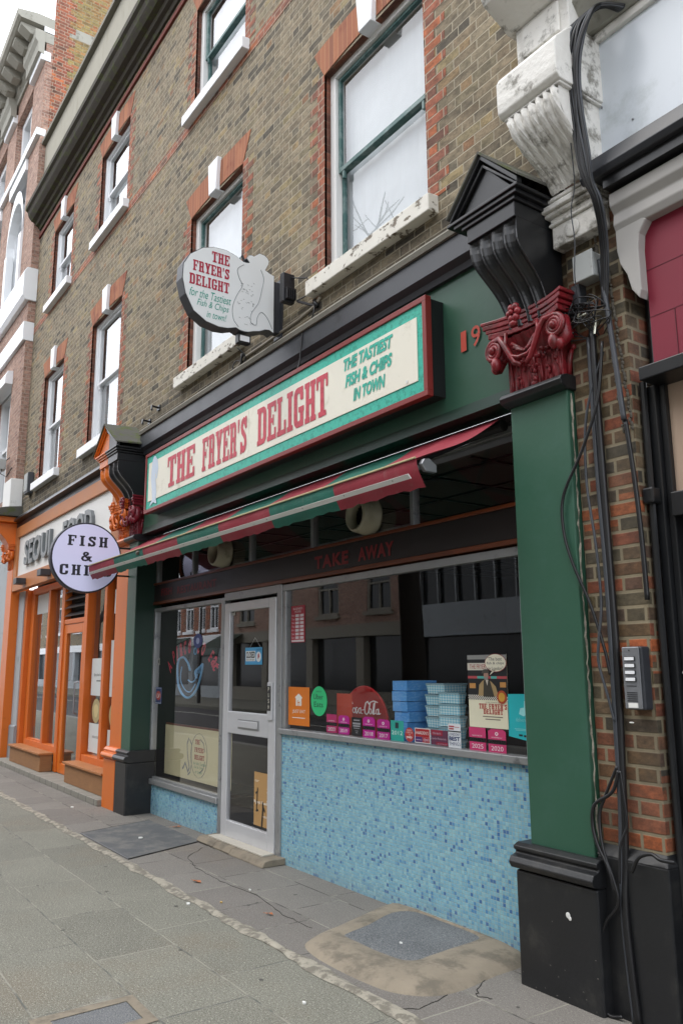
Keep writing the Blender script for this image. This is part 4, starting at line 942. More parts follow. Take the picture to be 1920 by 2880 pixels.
MB().add(vs, fs).build('valance', 'fabric', AW, smooth=True)
g = MB().tube([(AX0, -.81, 2.737), (AX1, -.81, 2.737)], .006, 6); g.build('piping', flat('b9ad84', .6), AW)
g = MB().extx([(-.79, 2.632), (-.812, 2.656), (-.818, 2.653), (-.796, 2.629)], AX0+.03, AX1-.06); b_ = g.build('front_rail', 'white', AW)
g = MB()
for k in range(12): x = AX0+.2+.49*k; g.disc((x, -.8075, 2.6435), (0, -.74, -.68), .004, .002, 8)
g.build('rivet', 'ink', b_)
MB().tube([(AX0+.02, -.10, 3.04), (AX1-.0, -.10, 3.04)], .035, 12).build('roller', 'mesh', AW)
g = MB().extx([(-.76, 2.66), (-.79, 2.70), (-.77, 2.73), (-.73, 2.735), (-.68, 2.70), (-.68, 2.66)], AX1-.0, AX1+.03); g.build('end_cap', 'steel', AW, bevel=.004)
g = MB().tube([(AX1-.35, -.74, 2.70), (AX1-.75, -.38, 2.86), (AX1-.3, -.08, 3.03)], .02, 8); g.build('folding_arm', 'greyblack', AW, smooth=True)
g = MB().tube([(AX0+.35, -.74, 2.70), (AX0+.75, -.38, 2.86), (AX0+.3, -.08, 3.03)], .02, 8); g.build('folding_arm', 'greyblack', AW, smooth=True)
g = MB().ball((-7.62, -.80, 2.705), .05, .018, .022); g.build('tear', flat('4a4438'), AW, smooth=True)

# oval projecting sign (plane facing the camera side)
XS = -5.87
ol = [(-.289, 5.042), (-.289, 4.495), (-.33, 4.512), (-.374, 4.506), (-.43, 4.478), (-.492, 4.463), (-.54, 4.445), (-.584, 4.44), (-.625, 4.443), (-.661, 4.458), (-.74, 4.432), (-.825, 4.425), (-.943, 4.446), (-1.06, 4.516), (-1.136, 4.651), (-1.168, 4.784), (-1.161, 4.915), (-1.104, 5.018), (-.991, 5.108), (-.888, 5.143), (-.768, 5.15), (-.675, 5.126), (-.6, 5.09), (-.565, 5.091), (-.535, 5.10), (-.55, 5.12), (-.566, 5.137), (-.545, 5.17), (-.52, 5.178), (-.496, 5.173), (-.44, 5.22), (-.39, 5.215), (-.359, 5.198), (-.345, 5.17), (-.35, 5.139), (-.382, 5.075), (-.341, 5.055)]
T_ = thing('projecting_sign', 'white oval hanging sign with fish shaped edge and red lettering on the brick', 'projecting sign', (XS, -.7, 4.4))
MB().extx(ol, XS-.12, XS).build('edge', 'greyblack', T_)
sc = .985; cy_, cz_ = -.72, 4.8
MB().extx([(cy_+(y-cy_)*sc, cz_+(z-cz_)*sc) for y, z in ol], XS+.0004, XS+.004).build('face', 'signwhite', T_)
g = MB(); x_ = XS+.0065
slab(g, 'THE', -.905, -.735, 5.0, 5.098, FX(x_), n=40); slab(g, "FRYER'S", -1.075, -.735, 4.875, 4.972, FX(x_), n=40, gap=.04); slab(g, 'DELIGHT', -1.105, -.735, 4.748, 4.845, FX(x_), n=40)
g.build('red_lettering', flat('a01c38'), T_)
g = MB()
put(g, 'for the Tastiest', -1.10, -.715, 4.645, 4.72, FX(x_), shear=.3); put(g, 'Fish & Chips', -1.03, -.735, 4.555, 4.632, FX(x_), shear=.3); put(g, 'in town!', -.94, -.755, 4.485, 4.548, FX(x_), shear=.3)
g.build('green_lettering', flat('1f8f7c'), T_)
g = MB()   # plain outline of a fish body and scale ticks
def line(pts, r=.0022): g.tube([(x_, y, z) for y, z in pts], r, 5)
def sp(pts, n=6):
    r = []
    for i in range(len(pts)-1):
        a, b, c, e = (np.array(pts[max(0, min(len(pts)-1, i+k))]) for k in (-1, 0, 1, 2))
        for s in range(n): t = s/n; r.append(tuple(.5*((2*b)+(-a+c)*t+(2*a-5*b+4*c-e)*t*t+(-a+3*b-3*c+e)*t**3)))
    return r+[pts[-1]]
line(sp([(-.60, 5.06), (-.66, 5.0), (-.64, 4.92), (-.61, 4.86), (-.66, 4.76), (-.70, 4.64), (-.69, 4.53), (-.64, 4.47)]))
line(sp([(-.43, 5.06), (-.40, 4.98), (-.42, 4.86), (-.45, 4.74), (-.52, 4.62), (-.52, 4.54), (-.47, 4.53), (-.46, 4.6), (-.42, 4.66), (-.36, 4.62), (-.31, 4.53)]))
for i in range(46):
    y = -.66+.16*random.random(); z = 4.5+.42*random.random(); line([(y, z), (y+.012, z-.004)], .0012)
g.build('fish_outline', flat('6f7478'), T_)
g = MB().tube([(XS-.06, -.555, 5.115), (XS-.06, -.585, 5.18)], .012, 8).build('hat_brim', 'ink', T_)
g = MB().box(XS-.10, XS-.02, -.285, -.2, 4.52, 5.0); g.box(XS-.13, XS+.01, -.215, -.2, 4.48, 5.04); g.build('wall_bracket', 'greyblack', T_)
g = MB().box(XS-.09, XS-.03, -.62, -.50, 4.355, 4.43); q = g.build('lamp_box', 'ink', T_); MB().box(XS-.0295, XS-.026, -.605, -.515, 4.368, 4.418).build('lamp_face', 'whiteclean', q)

# round sign
XR, cy, cz, rad = -9.28, -.79, 2.845, .405
T_ = thing('round_sign', 'round pale lilac light box reading FISH & CHIPS on the left pilaster', 'round sign', (XR, cy, cz-rad))
MB().disc((XR-.11, cy, cz), (1, 0, 0), rad, .11, 64, prof=[(0, 0), (0, rad-.005), (.01, rad+.004), (.1, rad+.004), (.11, rad), (.11, rad-.012), (.106, rad-.013), (.106, 0)]).build('drum', 'darkblue', T_, smooth=False)
MB().disc((XR-.0035, cy, cz), (1, 0, 0), rad-.014, .002, 64, prof=[(0, rad-.0141), (.002, rad-.0145), (.002, 0)]).build('face', 'lilac', T_)
g = MB(); x_ = XR+.001
for s_, a, b, c, e in (('FISH', -1.02, -.555, 2.975, 3.095), ('&', -.86, -.73, 2.80, 2.915), ('CHIPS', -1.095, -.49, 2.635, 2.755)): g = MB(); slab(g, s_, a, b, c, e, FX(x_), gap=.2, n=44); g.build('word', 'darkblue', T_)
g = MB().tube([(XR-.05, cy+.36, 2.99), (XR-.05, -.262, 2.99)], .011, 8); g.tube([(XR-.05, cy+.36, 2.66), (XR-.05, -.262, 2.66)], .011, 8); g.build('bracket', 'ink', T_)

# floodlight, cable, hooks on the brick
T_ = thing('floodlight', 'small black floodlight on a wire bracket at the left end of the right window sill', 'floodlight', (-5.5, -.3, 4.6))
g = MB().box(-5.62, -5.56, -.38, -.26, 4.66, 4.93); g.build('lamp_body', 'ink', T_, bevel=.01)
g = MB()
for k in range(5): g.box(-5.56, -5.52, -.36+.02*k, -.35+.02*k, 4.68, 4.78)
g.build('heat_fins', 'ink', T_)
g = MB().tube([(-5.58, -.3, 4.9), (-5.38, -.25, 4.83), (-5.34, -.21, 4.70), (-5.50, -.28, 4.66)], .006, 6); g.tube([(-5.50, -.27, 4.66), (-5.33, -.205, 4.57)], .012, 6); g.build('bracket', 'ink', T_)
g = MB().tube([(-7.05, -.24, 4.28), (-6.75, -.225, 4.43), (-6.55, -.215, 4.515), (-6.2, -.21, 4.52), (-5.6, -.21, 4.535), (-5.32, -.215, 4.555), (-5.22, -.22, 4.60)], .014, 8); tag(g.build('armoured_cable', P('pale_grey_sheath', hx('8a8274'), .6), smooth=True), 'pale cable running along the brick between the two peeling window sills', 'cable')
g = MB().tube(sp([(-5.30, -.225, 4.58), (-5.27, -.25, 4.50), (-5.30, -.26, 4.42), (-5.36, -.30, 4.33), (-5.37, -.315, 4.18), (-5.37, -.33, 4.05), (-5.36, -.36, 3.975)]), .006, 6); g.tube([(-5.30, -.225, 4.6), (-5.26, -.23, 4.53)], .02, 8); tag(g.build('sign_cable', 'rubber', smooth=True), 'thin black cable hanging from the floodlight down to the sign', 'cable')
g = MB().tube(sp([(-6.62, -.215, 4.49), (-6.70, -.235, 4.52), (-6.74, -.25, 4.45), (-6.66, -.25, 4.37), (-6.55, -.25, 4.38), (-6.50, -.24, 4.5), (-6.56, -.30, 4.6)]), .006, 6); g.tube([(-6.62, -.21, 4.47), (-6.56, -.235, 4.55)], .02, 8); tag(g.build('loose_cable', 'rubber', smooth=True), 'coil of black cable under the oval sign beside the left peeling sill', 'cable')
for x, z, lab in ((-8.72, 4.60, 'rusty iron hook stub on the brick, upper one above the left bracket'), (-9.0, 4.50, 'dark iron stub on the brick just above the left bracket cap')):
    g = MB().tube([(x, -.195, z), (x, -.30, z+.01), (x+.03, -.31, z-.05)], .014, 6); g.box(x-.04, x+.04, -.22, -.198, z-.03, z+.03); tag(g.build('iron_stub', 'black'), lab, 'iron hook')

# ================================================================ STICKERS AND PAPERS IN THE RIGHT WINDOW
YK = -.004
def card(name, x0, x1, z0, z1, col, label, cat='sticker', parts=(), y=YK, group=None, outline=None, rot=0.):
    g = MB()
    if outline: g.prism([(x0+(x1-x0)*a, z0+(z1-z0)*b) for a, b in outline], y, y+.0015)
    else: g.box(x0, x1, y, y+.0015, z0, z1)
    o = g.build(name, flat(col, .4)); tag(o, label, cat, group)
    for nm, c, fn in parts:
        h = MB(); fn(h, lambda a, b: (x0+(x1-x0)*a, y-.001, z0+(z1-z0)*b)); h.build(nm, flat(c, .45) if c not in M else c, o)
    return o
def T(s, a0, a1, b0, b1, **k): return lambda h, pl: put(h, s, a0, a1, b0, b1, pl, **k)
def Rc(*rs):
    def f(h, pl):
        for a0, a1, b0, b1 in rs: h.quad(pl(a0, b0), pl(a1, b0), pl(a1, b1), pl(a0, b1))
    return f
def multi(*fs):
    def f(h, pl):
        for q in fs: q(h, pl)
    return f
def opn(name, *fs): pass
oval = [(.5+.5*cos(2*pi*k/40), .5+.5*sin(2*pi*k/40)) for k in range(40)]
def fork(h, pl):
    shp, f = sdf_mesh([('p', [(.5, .95), (.12, .7), (.12, .62), (.2, .62), (.2, .1), (.8, .1), (.8, .62), (.88, .62), (.88, .7)]), ('-r', .38, .0, .44, .5), ('-r', .56, .0, .62, .42), ('-r', .44, .3, .56, .36)], 1., 1., 40); h.add([pl(.28+.44*p, .47+.38*q) for p, q in shp], f)
card('delivery_sticker', -6.055, -5.722, 1.115, 1.427, 'd8761c', 'orange square sticker with a white house emblem, lower left corner of the big window', parts=[('lettering', 'e8e4dc', multi(T('JUST EAT', .2, .82, .3, .41, shear=.15), Rc((.2, .8, .19, .21)))), ('emblem', 'e8e4dc', fork)])
card('delivery_sticker', -5.697, -5.463, 1.205, 1.438, '2fc07a', 'bright green oval sticker next to the orange square one', outline=oval, parts=[('lettering', '15332a', multi(T('Uber', .17, .77, .56, .74), T('Eats', .2, .76, .3, .48), T('ORDER ON', .32, .66, .8, .85)))])
def guide(x0, x1, z0, z1, yr, body, top, label, tab=True, dim='e8c8d8'):
    ol_ = [(0, 0), (1, 0), (1, .9), (.82, 1.0), (.18, 1.0), (0, .9)] if tab else None
    def q(h, pl):
        s_, f = sdf_mesh([('e', .5, .5, .42, .42), ('-e', .5, .5, .22, .22), ('r', .3, .0, .5, .35)], 1., 1., 16); h.add([pl(.38+.22*a, .72+.17*b) for a, b in s_], f)
    card('guide_sticker', x0, x1, z0, z1, body, label, group='restaurant guide stickers', outline=ol_, parts=[('black_band', '141216', Rc((0, 1, .38, .56))), ('lettering', 'e9dfe4', multi(T('SQUAREMEAL', .05, .95, .43, .51), T('REVIEWED BY', .2, .8, .62, .67), T(yr, .16, .84, .1, .29), *( [q] if tab else [])))])
guide(-5.470, -5.325, 1.088, 1.228, '2023', 'a8285f', 1, 'dark pink sticker dated 2023, first from the left on the window ledge', False)
guide(-5.304, -5.158, 1.086, 1.226, '2019', 'b01a86', 1, 'magenta sticker dated 2019 between the 2023 one and the black one')
card('guide_sticker', -5.127, -4.998, 1.084, 1.219, '17161a', 'black award sticker with small grey print between the magenta 2019 and 2018 ones', parts=[('lettering', '8d8d92', Rc((.2, .8, .82, .88), (.12, .88, .62, .72), (.15, .85, .5, .58), (.2, .8, .4, .44), (.35, .65, .26, .29), (.4, .6, .16, .2)))])
guide(-4.983, -4.836, 1.082, 1.230, '2018', 'b01a86', 1, 'magenta sticker dated 2018 right of the black award sticker')
guide(-4.808, -4.661, 1.082, 1.221, '2017', 'a81c7e', 1, 'magenta sticker dated 2017 left of the green 2012 sticker')
card('guide_sticker', -4.649, -4.506, 1.083, 1.221, '2a9c90', 'teal green sticker dated 2012 in front of the plain blue boxes', parts=[('lettering', 'cfe8e2', T('2012', .08, .92, .3, .5)), ('mark', '17303a', Rc((.36, .62, .62, .9)))])
card('review_sticker', -4.491, -4.395, 1.086, 1.181, 'a83230', 'small round red people love us sticker', outline=oval, parts=[('lettering', 'e6d8d4', multi(T('PEOPLE', .24, .76, .76, .86), T('LOVE US', .16, .84, .6, .71), T('ON', .4, .6, .49, .56), T('yelp', .14, .8, .2, .45, bold=.03)))])
card('guide_sticker', -4.386, -4.227, 1.087, 1.184, 'dcd6d2', 'white bordered sticker, red above purple, right of the small round red one', parts=[('red_field', 'a01f26', Rc((.04, .96, .42, .95))), ('purple_field', '4c2a66', Rc((.04, .5, .06, .41))), ('red_corner', 'a02028', Rc((.51, .96, .06, .41))), ('lettering', 'e8e2df', lambda h, pl: put(h, "HARDEN'S", .1, .9, .58, .8, lambda a, b: (pl(a, b)[0], pl(a, b)[1]-.001, pl(a, b)[2]))), ('print', 'd8d2df', lambda h, pl: (put(h, 'London Restaurants', .08, .46, .18, .26, lambda a, b: (pl(a, b)[0], pl(a, b)[1]-.001, pl(a, b)[2])), put(h, '((o)', .58, .92, .1, .36, lambda a, b: (pl(a, b)[0], pl(a, b)[1]-.001, pl(a, b)[2]))))])
card('guide_sticker', -4.218, -4.052, 1.087, 1.182, '5e3048', 'dull purple and red sticker left of the white best things sticker', parts=[('red_field', '8c2038', Rc((.0, .7, .62, 1.), (.3, 1., .0, .2))), ('lettering', 'b9a0b0', lambda h, pl: (put(h, "Harden's", .12, .6, .7, .88, lambda a, b: (pl(a, b)[0], pl(a, b)[1]-.001, pl(a, b)[2])), put(h, 'London Restaurants', .08, .9, .36, .5, lambda a, b: (pl(a, b)[0], pl(a, b)[1]-.001, pl(a, b)[2])), put(h, 'www.hardens.com', .38, .95, .05, .14, lambda a, b: (pl(a, b)[0], pl(a, b)[1]-.001, pl(a, b)[2]))))])
card('award_sticker', -4.048, -3.930, 1.081, 1.229, 'd6dade', 'white sticker with the words best things against the patterned boxes', parts=[('black_stripe', '22242a', Rc((.0, 1., .66, .71))), ('lettering', '2a3a66', multi(T("LONDON'S", .06, .94, .5, .62), T('BEST', .06, .94, .29, .47, bold=.04), T('THINGS', .06, .96, .1, .24))), ('red_print', 'a83a42', Rc((.08, .5, .86, .92), (.08, .46, .76, .82), (.55, .9, .86, .88)))])
guide(-3.853, -3.708, 1.081, 1.22, '2025', 'c23a6c', 1, 'pink sticker dated 2025 under the cream poster', False)
guide(-3.687, -3.539, 1.078, 1.218, '2020', 'c23a6c', 1, 'pink sticker dated 2020, rightmost of the guide stickers')
card('hours_sign', -6.017, -5.796, 1.796, 2.106, 'a81c34', 'red and white BUSINESS HOURS card in the top left of the big window', 'sign', parts=[('lettering', 'e6d8da', multi(T('BUSINESS', .16, .84, .89, .95), T('HOURS', .28, .72, .81, .87), *[T(d_, .05, .26, .71-.1*k, .76-.1*k) for k, d_ in enumerate(('Mon', 'Tue', 'Wed', 'Thu', 'Fri', 'Sat', 'Sun'))])),
     ('white_box', 'd8cfd2', Rc(*[(.32+.34*q, .58+.34*q, .695-.1*k, .765-.1*k) for k in range(7) for q in (0, 1)], (.04, .96, .02, .07)))])
# tall poster with a man in a flat cap
P_ = card('poster', -3.846, -3.508, 1.222, 1.665, 'e0dcc2', 'cream and black poster with a man in a flat cap and a speech bubble', 'poster')
YP = YK-.001
def lay(nm, col, fn, k):
    h = MB(); fn(h, lambda a, b: (-3.846+.338*a, YK-.0006*k, 1.222+.443*b)); h.build(nm, flat(col, .45), P_)
lay('photo_ground', '1b1c20', Rc((0, 1, .44, 1)), 1)
lay('photo_stripes', '8e8f8c', Rc((0, 1, .93, .99), (0, .6, .79, .87)), 2)
lay('photo_shop_sign', 'd0cabc', Rc((0, .5, .78, .88)), 3); lay('photo_sign_words', 'a02c30', T('THE FRYER', .06, .48, .8, .86), 4)
lay('photo_awning', 'b04a50', Rc((0, 1, .665, .70)), 2); lay('photo_awning_teal', '55a8a0', Rc((.25, .45, .666, .699), (.6, .75, .666, .699)), 3)
lay('photo_lights', 'c08a4c', Rc((.04, .2, .53, .6), (.82, .97, .55, .62)), 2)
lay('checker_strip', 'e8e4d8', Rc((0, 1, .375, .4395)), 3); lay('checkers', '15151a', Rc(*[(i/20+(j % 2)/40, i/20+(j % 2)/40+1/40, .375+j*.016, .391+j*.016) for i in range(20) for j in range(4)]), 4)
lay('coat', 'a58c62', lambda h, pl: h.add([pl(*p) for p in [(.27, .43), (.30, .58), (.38, .63), (.46, .66), (.52, .66), (.62, .62), (.72, .56), (.78, .43)]], [(0, 7, 6, 5, 4, 3, 2, 1)]), 5)
lay('suit', '3a372f', lambda h, pl: h.add([pl(*p) for p in [(.40, .42), (.42, .64), (.50, .66), (.58, .64), (.68, .42)]], [(0, 4, 3, 2, 1)]), 6)
lay('shirt', 'c8c2b4', lambda h, pl: h.add([pl(*p) for p in [(.47, .65), (.54, .65), (.51, .57)]], [(0, 2, 1)]), 7)
lay('man_face', 'a88474', lambda h, pl: h.add([pl(.49+.062*cos(a), .715+.062*sin(a)) for a in np.linspace(0, 2*pi, 18)[:-1]], [tuple(range(17))]), 8)
lay('beard', '8c8a84', lambda h, pl: h.add([pl(.49+.055*cos(a), .69+.045*sin(a)) for a in np.linspace(pi, 2*pi, 10)], [tuple(range(10))]), 9)
lay('flat_cap', '4c4a44', lambda h, pl: h.add([pl(.48+.10*cos(a), .745+.05*sin(a)) for a in np.linspace(0, pi, 12)]+[pl(.37, .735)], [tuple(range(13))]), 10)
lay('speech_bubble_edge', '8c3030', lambda h, pl: h.add([pl(.74+.272*cos(a), .88+.125*sin(a)) for a in np.linspace(0, 2*pi, 33)[:-1]], [tuple(range(32))]), 8)
lay('speech_bubble', 'e4dfca', lambda h, pl: (h.add([pl(.74+.26*cos(a), .88+.117*sin(a)) for a in np.linspace(0, 2*pi, 33)[:-1]], [tuple(range(32))]), h.add([pl(.66, .78), pl(.58, .71), pl(.76, .79)], [(0, 1, 2)])), 9)
lay('bubble_words', '2a2a28', multi(T('"The best', .55, .9, .91, .96), T('fish & chips', .52, .95, .85, .895), T('in London"', .56, .93, .785, .83)), 10)
lay('poster_words', 'a8322c', lambda h, pl: (slab(h, "THE FRYER'S", .27, .97, .255, .325, pl, n=24), slab(h, 'DELIGHT', .38, .87, .185, .25, pl, n=24)), 2)
lay('poster_small_words', '7a7064', multi(T('IT ALL STARTS AT', .45, .8, .335, .35), Rc((.36, .86, .145, .158), (.42, .8, .11, .123))), 2)
lay('badge', 'a8482c', lambda h, pl: h.add([pl(.86+.12*cos(a), .42+.09*sin(a)) for a in np.linspace(0, 2*pi, 25)[:-1]], [tuple(range(24))]), 6); lay('badge_centre', 'c99a3c', lambda h, pl: h.add([pl(.86+.08*cos(a), .42+.06*sin(a)) for a in np.linspace(0, 2*pi, 25)[:-1]], [tuple(range(24))]), 7)
card('delivery_sticker', -3.513, -3.352, 1.175, 1.431, '28b4bc', 'turquoise delivery sticker at the right edge of the big window beside the poster', outline=[(0, .04), (1, -.04), (1, 1), (0, .99)], parts=[('emblem', '9adfe0', lambda h, pl: h.add([pl(.55, .55), pl(.78, .5), pl(.98, .58), (pl(.98, .86)), pl(.82, .84), pl(.80, .70), pl(.62, .68)], [(0, 1, 2, 3, 4, 5, 6)])), ('lettering', '7fd4d6', multi(T('deliveroo', .38, 1.0, .38, .47), Rc((.3, .9, .21, .225), (.35, .85, .18, .195)))), ('app_badges', '202428', Rc((.5, .68, .06, .1), (.74, .95, .045, .09)))])
# ledge inside and things on it
g = MB().box(-4.82, -3.3, .04, .55, 1.03, 1.062); g.build('inner_ledge', P('white_ledge', hx('77756f'), .5), S)
g = MB().box(-9.0, -4.83, .12, .6, .80, .83); g.box(-7.27, -6.15, .12, .6, .80, .80001); 
MB().box(-6.05, -4.83, .04, .7, .78, .81).build('inner_shelf', P('inner_shelf', hx('3a3632'), .6), S)
boxm = {}
def boxmat(k):
    t = NT('takeaway_box_'+k)
    if k == 'plain': return t.bsdf(t.mix(t.smooth(t.noise(30., sy=(1, 1, 3.)), .5, .62), hx('5fa8ee'), hx('7dbcf4')), .55)
    x, y, z = t.sep(t.P); u = t.m('ADD', x, y); a = t.m('DIVIDE', u, .026); b = t.m('DIVIDE', z, .017)
    v = t.m('MULTIPLY', t.m('SINE', t.m('MULTIPLY', t.m('ADD', a, b), 3.14)), t.m('SINE', t.m('MULTIPLY', t.m('SUBTRACT', a, b), 3.14)))
    return t.bsdf(t.mix(t.smooth(v, -.15, .2), hx('88cfe6'), hx('d8f2f6')), .55)
M['bx_plain'] = boxmat('plain'); M['bx_pat'] = boxmat('patterned')
def boxes(n, x0, x1, y0, y1, zt, hh, mat, grp, labf, jitter=.004, taper=0., deep_top=0.):
    for i in range(n):
        z1 = zt-i*hh; z0 = z1-hh+.003
        if z0 < 1.062: z0 = 1.0625
        if z1-z0 < .012: break
        jx, jy = random.uniform(-jitter, jitter)*1.6, random.uniform(-jitter, jitter)*1.6
        y1_ = y1+(deep_top if i == 0 else 0); g = MB(); tp = taper
        a, b, c, e = x0+jx, x1+jx, y0+jy, y1_+jy; zc = z1-.012
        g.add([(a+tp, c+tp, z0), (b-tp, c+tp, z0), (b-tp, e-tp, z0), (a+tp, e-tp, z0), (a, c, zc), (b, c, zc), (b, e, zc), (a, e, zc), (a, c, z1), (b, c, z1), (b, e, z1), (a, e, z1)],
              [(3, 2, 1, 0), (0, 1, 5, 4), (1, 2, 6, 5), (2, 3, 7, 6), (3, 0, 4, 7), (4, 5, 9, 8), (5, 6, 10, 9), (6, 7, 11, 10), (7, 4, 8, 11), (8, 9, 10, 11)])
        o = g.build('takeaway_box', mat, bevel=.002); tag(o, labf(i), 'box', grp)
        if mat == 'bx_pat': MB().box(a-.003, b+.003, c-.003, e+.003, z1-.0115, z1+.0).build('lid_rim', flat('8fb4c0'), o)
ords = ['topmost', 'second from the top', 'third from the top', 'fourth from the top', 'fifth from the top', 'sixth from the top', 'seventh from the top']
boxes(6, -4.755, -4.59, .10, .32, 1.49, .0725, 'bx_plain', 'plain blue takeaway boxes in the window', lambda i: f'plain blue takeaway box, {ords[i]} of the plain blue stack in the window', .006, 0, .06)
boxes(6, -4.41, -4.225, .12, .33, 1.477, .075, 'bx_pat', 'patterned takeaway boxes, back stack', lambda i: f'patterned blue box, {ords[i]} of the taller patterned stack', .004, .008)
boxes(5, -4.20, -4.0, .055, .115, 1.423, .075, 'bx_pat', 'patterned takeaway boxes, front stack', lambda i: f'patterned blue box, {ords[i]} of the stack next to the poster', .004, .006)
T_ = thing('tray', 'round red tin tray with white script standing behind the stickers', 'tray', (-5.29, .25, .81))
g = MB().disc((-5.29, .27, 1.13), (0, -1, 0), .3, .02, 48, prof=[(0, 0), (0, .29), (.035, .315), (.04, .305), (.012, .27), (.008, 0)]); g.build('dish', P('red_tin', hx('c2141f'), .35, .1, 3., .05), T_, smooth=True)
g = MB(); pl_ = lambda a, b: (-5.50+.44*a, .225, 1.215+.115*b)
shape(g, [('s', [(.26, .75), (.22, .92), (.12, .85), (.04, .5), (.05, .15), (.15, .08), (.28, .3)], .035), ('e', .36, .3, .09, .2), ('-e', .36, .3, .045, .14), ('s', [(.55, .5), (.48, .5), (.46, .2), (.52, .1), (.62, .4)], .032), ('e', .68, .3, .085, .2), ('-e', .68, .3, .04, .14), ('s', [(.74, .5), (.76, .15), (.84, .12)], .03), ('s', [(.84, .35), (.92, .38)], .03),
 ('s', [(1.22, .78), (1.16, .95), (1.05, .85), (.98, .5), (1., .15), (1.1, .08), (1.2, .25), (1.3, .9), (1.5, 1.0), (1.7, .92)], .035), ('e', 1.3, .3, .085, .2), ('-e', 1.3, .3, .04, .14), ('s', [(1.42, .15), (1.5, .8), (1.56, .9), (1.52, .5), (1.48, .12), (1.58, .2)], .028), ('e', 1.68, .3, .085, .19), ('-e', 1.68, .3, .04, .13), ('s', [(1.75, .5), (1.77, .14), (1.86, .2)], .03)], 1.9, 1.05, lambda a, b: pl_(a/1.9, b), 0, 0, n=44)
g.build('lettering', flat('fbf4f2'), T_)
card('red_card', -5.44, -5.23, .90, 1.385, 'c0381f', 'dull orange red card standing left of the round tray', 'card', y=.075)
card('blue_grey_tray_edge', -4.98, -4.83, .9, 1.37, '6f8a98', 'pale blue grey card standing between the red tray and the blue boxes', 'card', y=.33)
for k, (x, c) in enumerate(((-3.44, '5c6f78'), (-3.385, '7c8a90'))):
    g = MB().disc((x, .10, 1.063), (0, 0, 1), .024, .085, 14); tag(g.build('jar', flat(c, .3)), ('dark glass jar' if k == 0 else 'pale glass jar')+' on the ledge in the right corner of the window', 'jar', 'jars in the window corner')

# door and left window items
card('closed_sign', -6.806, -6.485, 1.615, 1.77, '3d9acb', 'blue CLOSED sign hanging inside the upper door glass', 'sign', y=-.026, parts=[('white_field', 'dfe3e4', Rc((.04, .62, .2, .8))), ('lettering', '22262c', lambda h, pl: put(h, 'CLOSED', .07, .6, .38, .76, lambda a, b: (pl(a, b)[0], pl(a, b)[1]-.0008, pl(a, b)[2]), bold=.03)), ('script_line', '30343a', lambda h, pl: put(h, 'Please Call Again', .08, .58, .23, .33, lambda a, b: (pl(a, b)[0], pl(a, b)[1]-.0008, pl(a, b)[2]), shear=.3)), ('clock_face', 'dfe3e4', lambda h, pl: h.add([pl(.8+.15*cos(a), .45+.30*sin(a)) for a in np.linspace(0, 2*pi, 25)[:-1]], [tuple(range(24))])), ('clock_hand', 'a8283a', lambda h, pl: h.add([(p[0], p[1]-.0008, p[2]) for p in (pl(.77, .3), pl(.86, .45), pl(.82, .68), pl(.76, .55))], [(0, 1, 2, 3)])), ('small_words', '23404f', T('WILL RETURN', .68, .95, .82, .92))])
MB().tube([(-6.75, -.012, 1.765), (-6.645, -.012, 1.86), (-6.54, -.012, 1.77)], .0015, 4).build('string', 'paper', bpy.data.objects['closed_sign'])
card('door_poster', -6.60, -6.337, .236, .683, 'b08a58', 'brown concert poster with two dark figures at the bottom right of the door glass', 'poster', y=-.026, parts=[('lettering', 'e8e2d6', multi(T('Ryoji Ikeda', .02, .99, .40, .47, bold=.02), lambda h, pl: [h.add([pl(.97-.10*y, .48+.42*x) for x, y in tgeo('barbican', 0., .02)[0]], tgeo('barbican', 0., .02)[1])], Rc((.06, .35, .84, .848), (.06, .28, .82, .828), (.6, .95, .2, .208), (.6, .9, .18, .187)))), ('dark_figure', '2a241c', lambda h, pl: (lambda v: h.add([pl(a, b-.0) for a, b in v[0]], v[1]))(sdf_mesh([('s', [(.2, .3), (.22, .45), (.24, .6), (.26, .68)], .035), ('s', [(.16, .27), (.3, .29)], .02), ('s', [(.22, .62), (.12, .6)], .02), ('s', [(.56, .02), (.6, .2), (.63, .38), (.62, .42)], .05), ('s', [(.68, .34), (.74, .3)], .03)], 1., 1., 60)))])
card('door_label', -7.098, -7.028, 2.085, 2.165, 'b8b8b2', 'small white label in the top left corner of the upper door glass', 'label', y=-.026, parts=[('lettering', '55544e', multi(Rc((.3, .7, .6, .8), (.12, .88, .3, .45))))])
card('luncheon_sticker', -9.017, -8.842, 1.188, 1.372, '223a6a', 'small navy sticker with a red oval on the left window edge', parts=[('oval', 'b04a40', lambda h, pl: h.add([pl(.5+.4*cos(a), .5+.28*sin(a)) for a in np.linspace(0, 2*pi, 25)[:-1]], [tuple(range(24))])), ('lettering', 'e6e0dc', lambda h, pl: put(h, 'LV', .26, .74, .36, .62, lambda a, b: (pl(a, b)[0], pl(a, b)[1]-.001, pl(a, b)[2]), bold=.03)), ('border', 'c8cdd4', Rc((.03, .97, .93, .96), (.03, .97, .04, .07), (.03, .06, .07, .93), (.94, .97, .07, .93)))])
card('small_notice', -8.985, -8.93, 1.62, 1.70, '9a9a94', 'tiny grey notice on the left window above the navy sticker', 'label', parts=[('mark', '44443e', Rc((.25, .75, .3, .7)))])
card('orange_sliver_reflection_card', -6.125, -6.08, 1.12, 1.42, '7a3c14', 'narrow orange paper strip on the frame left of the JUST EAT sticker', 'strip', y=.033) if False else None
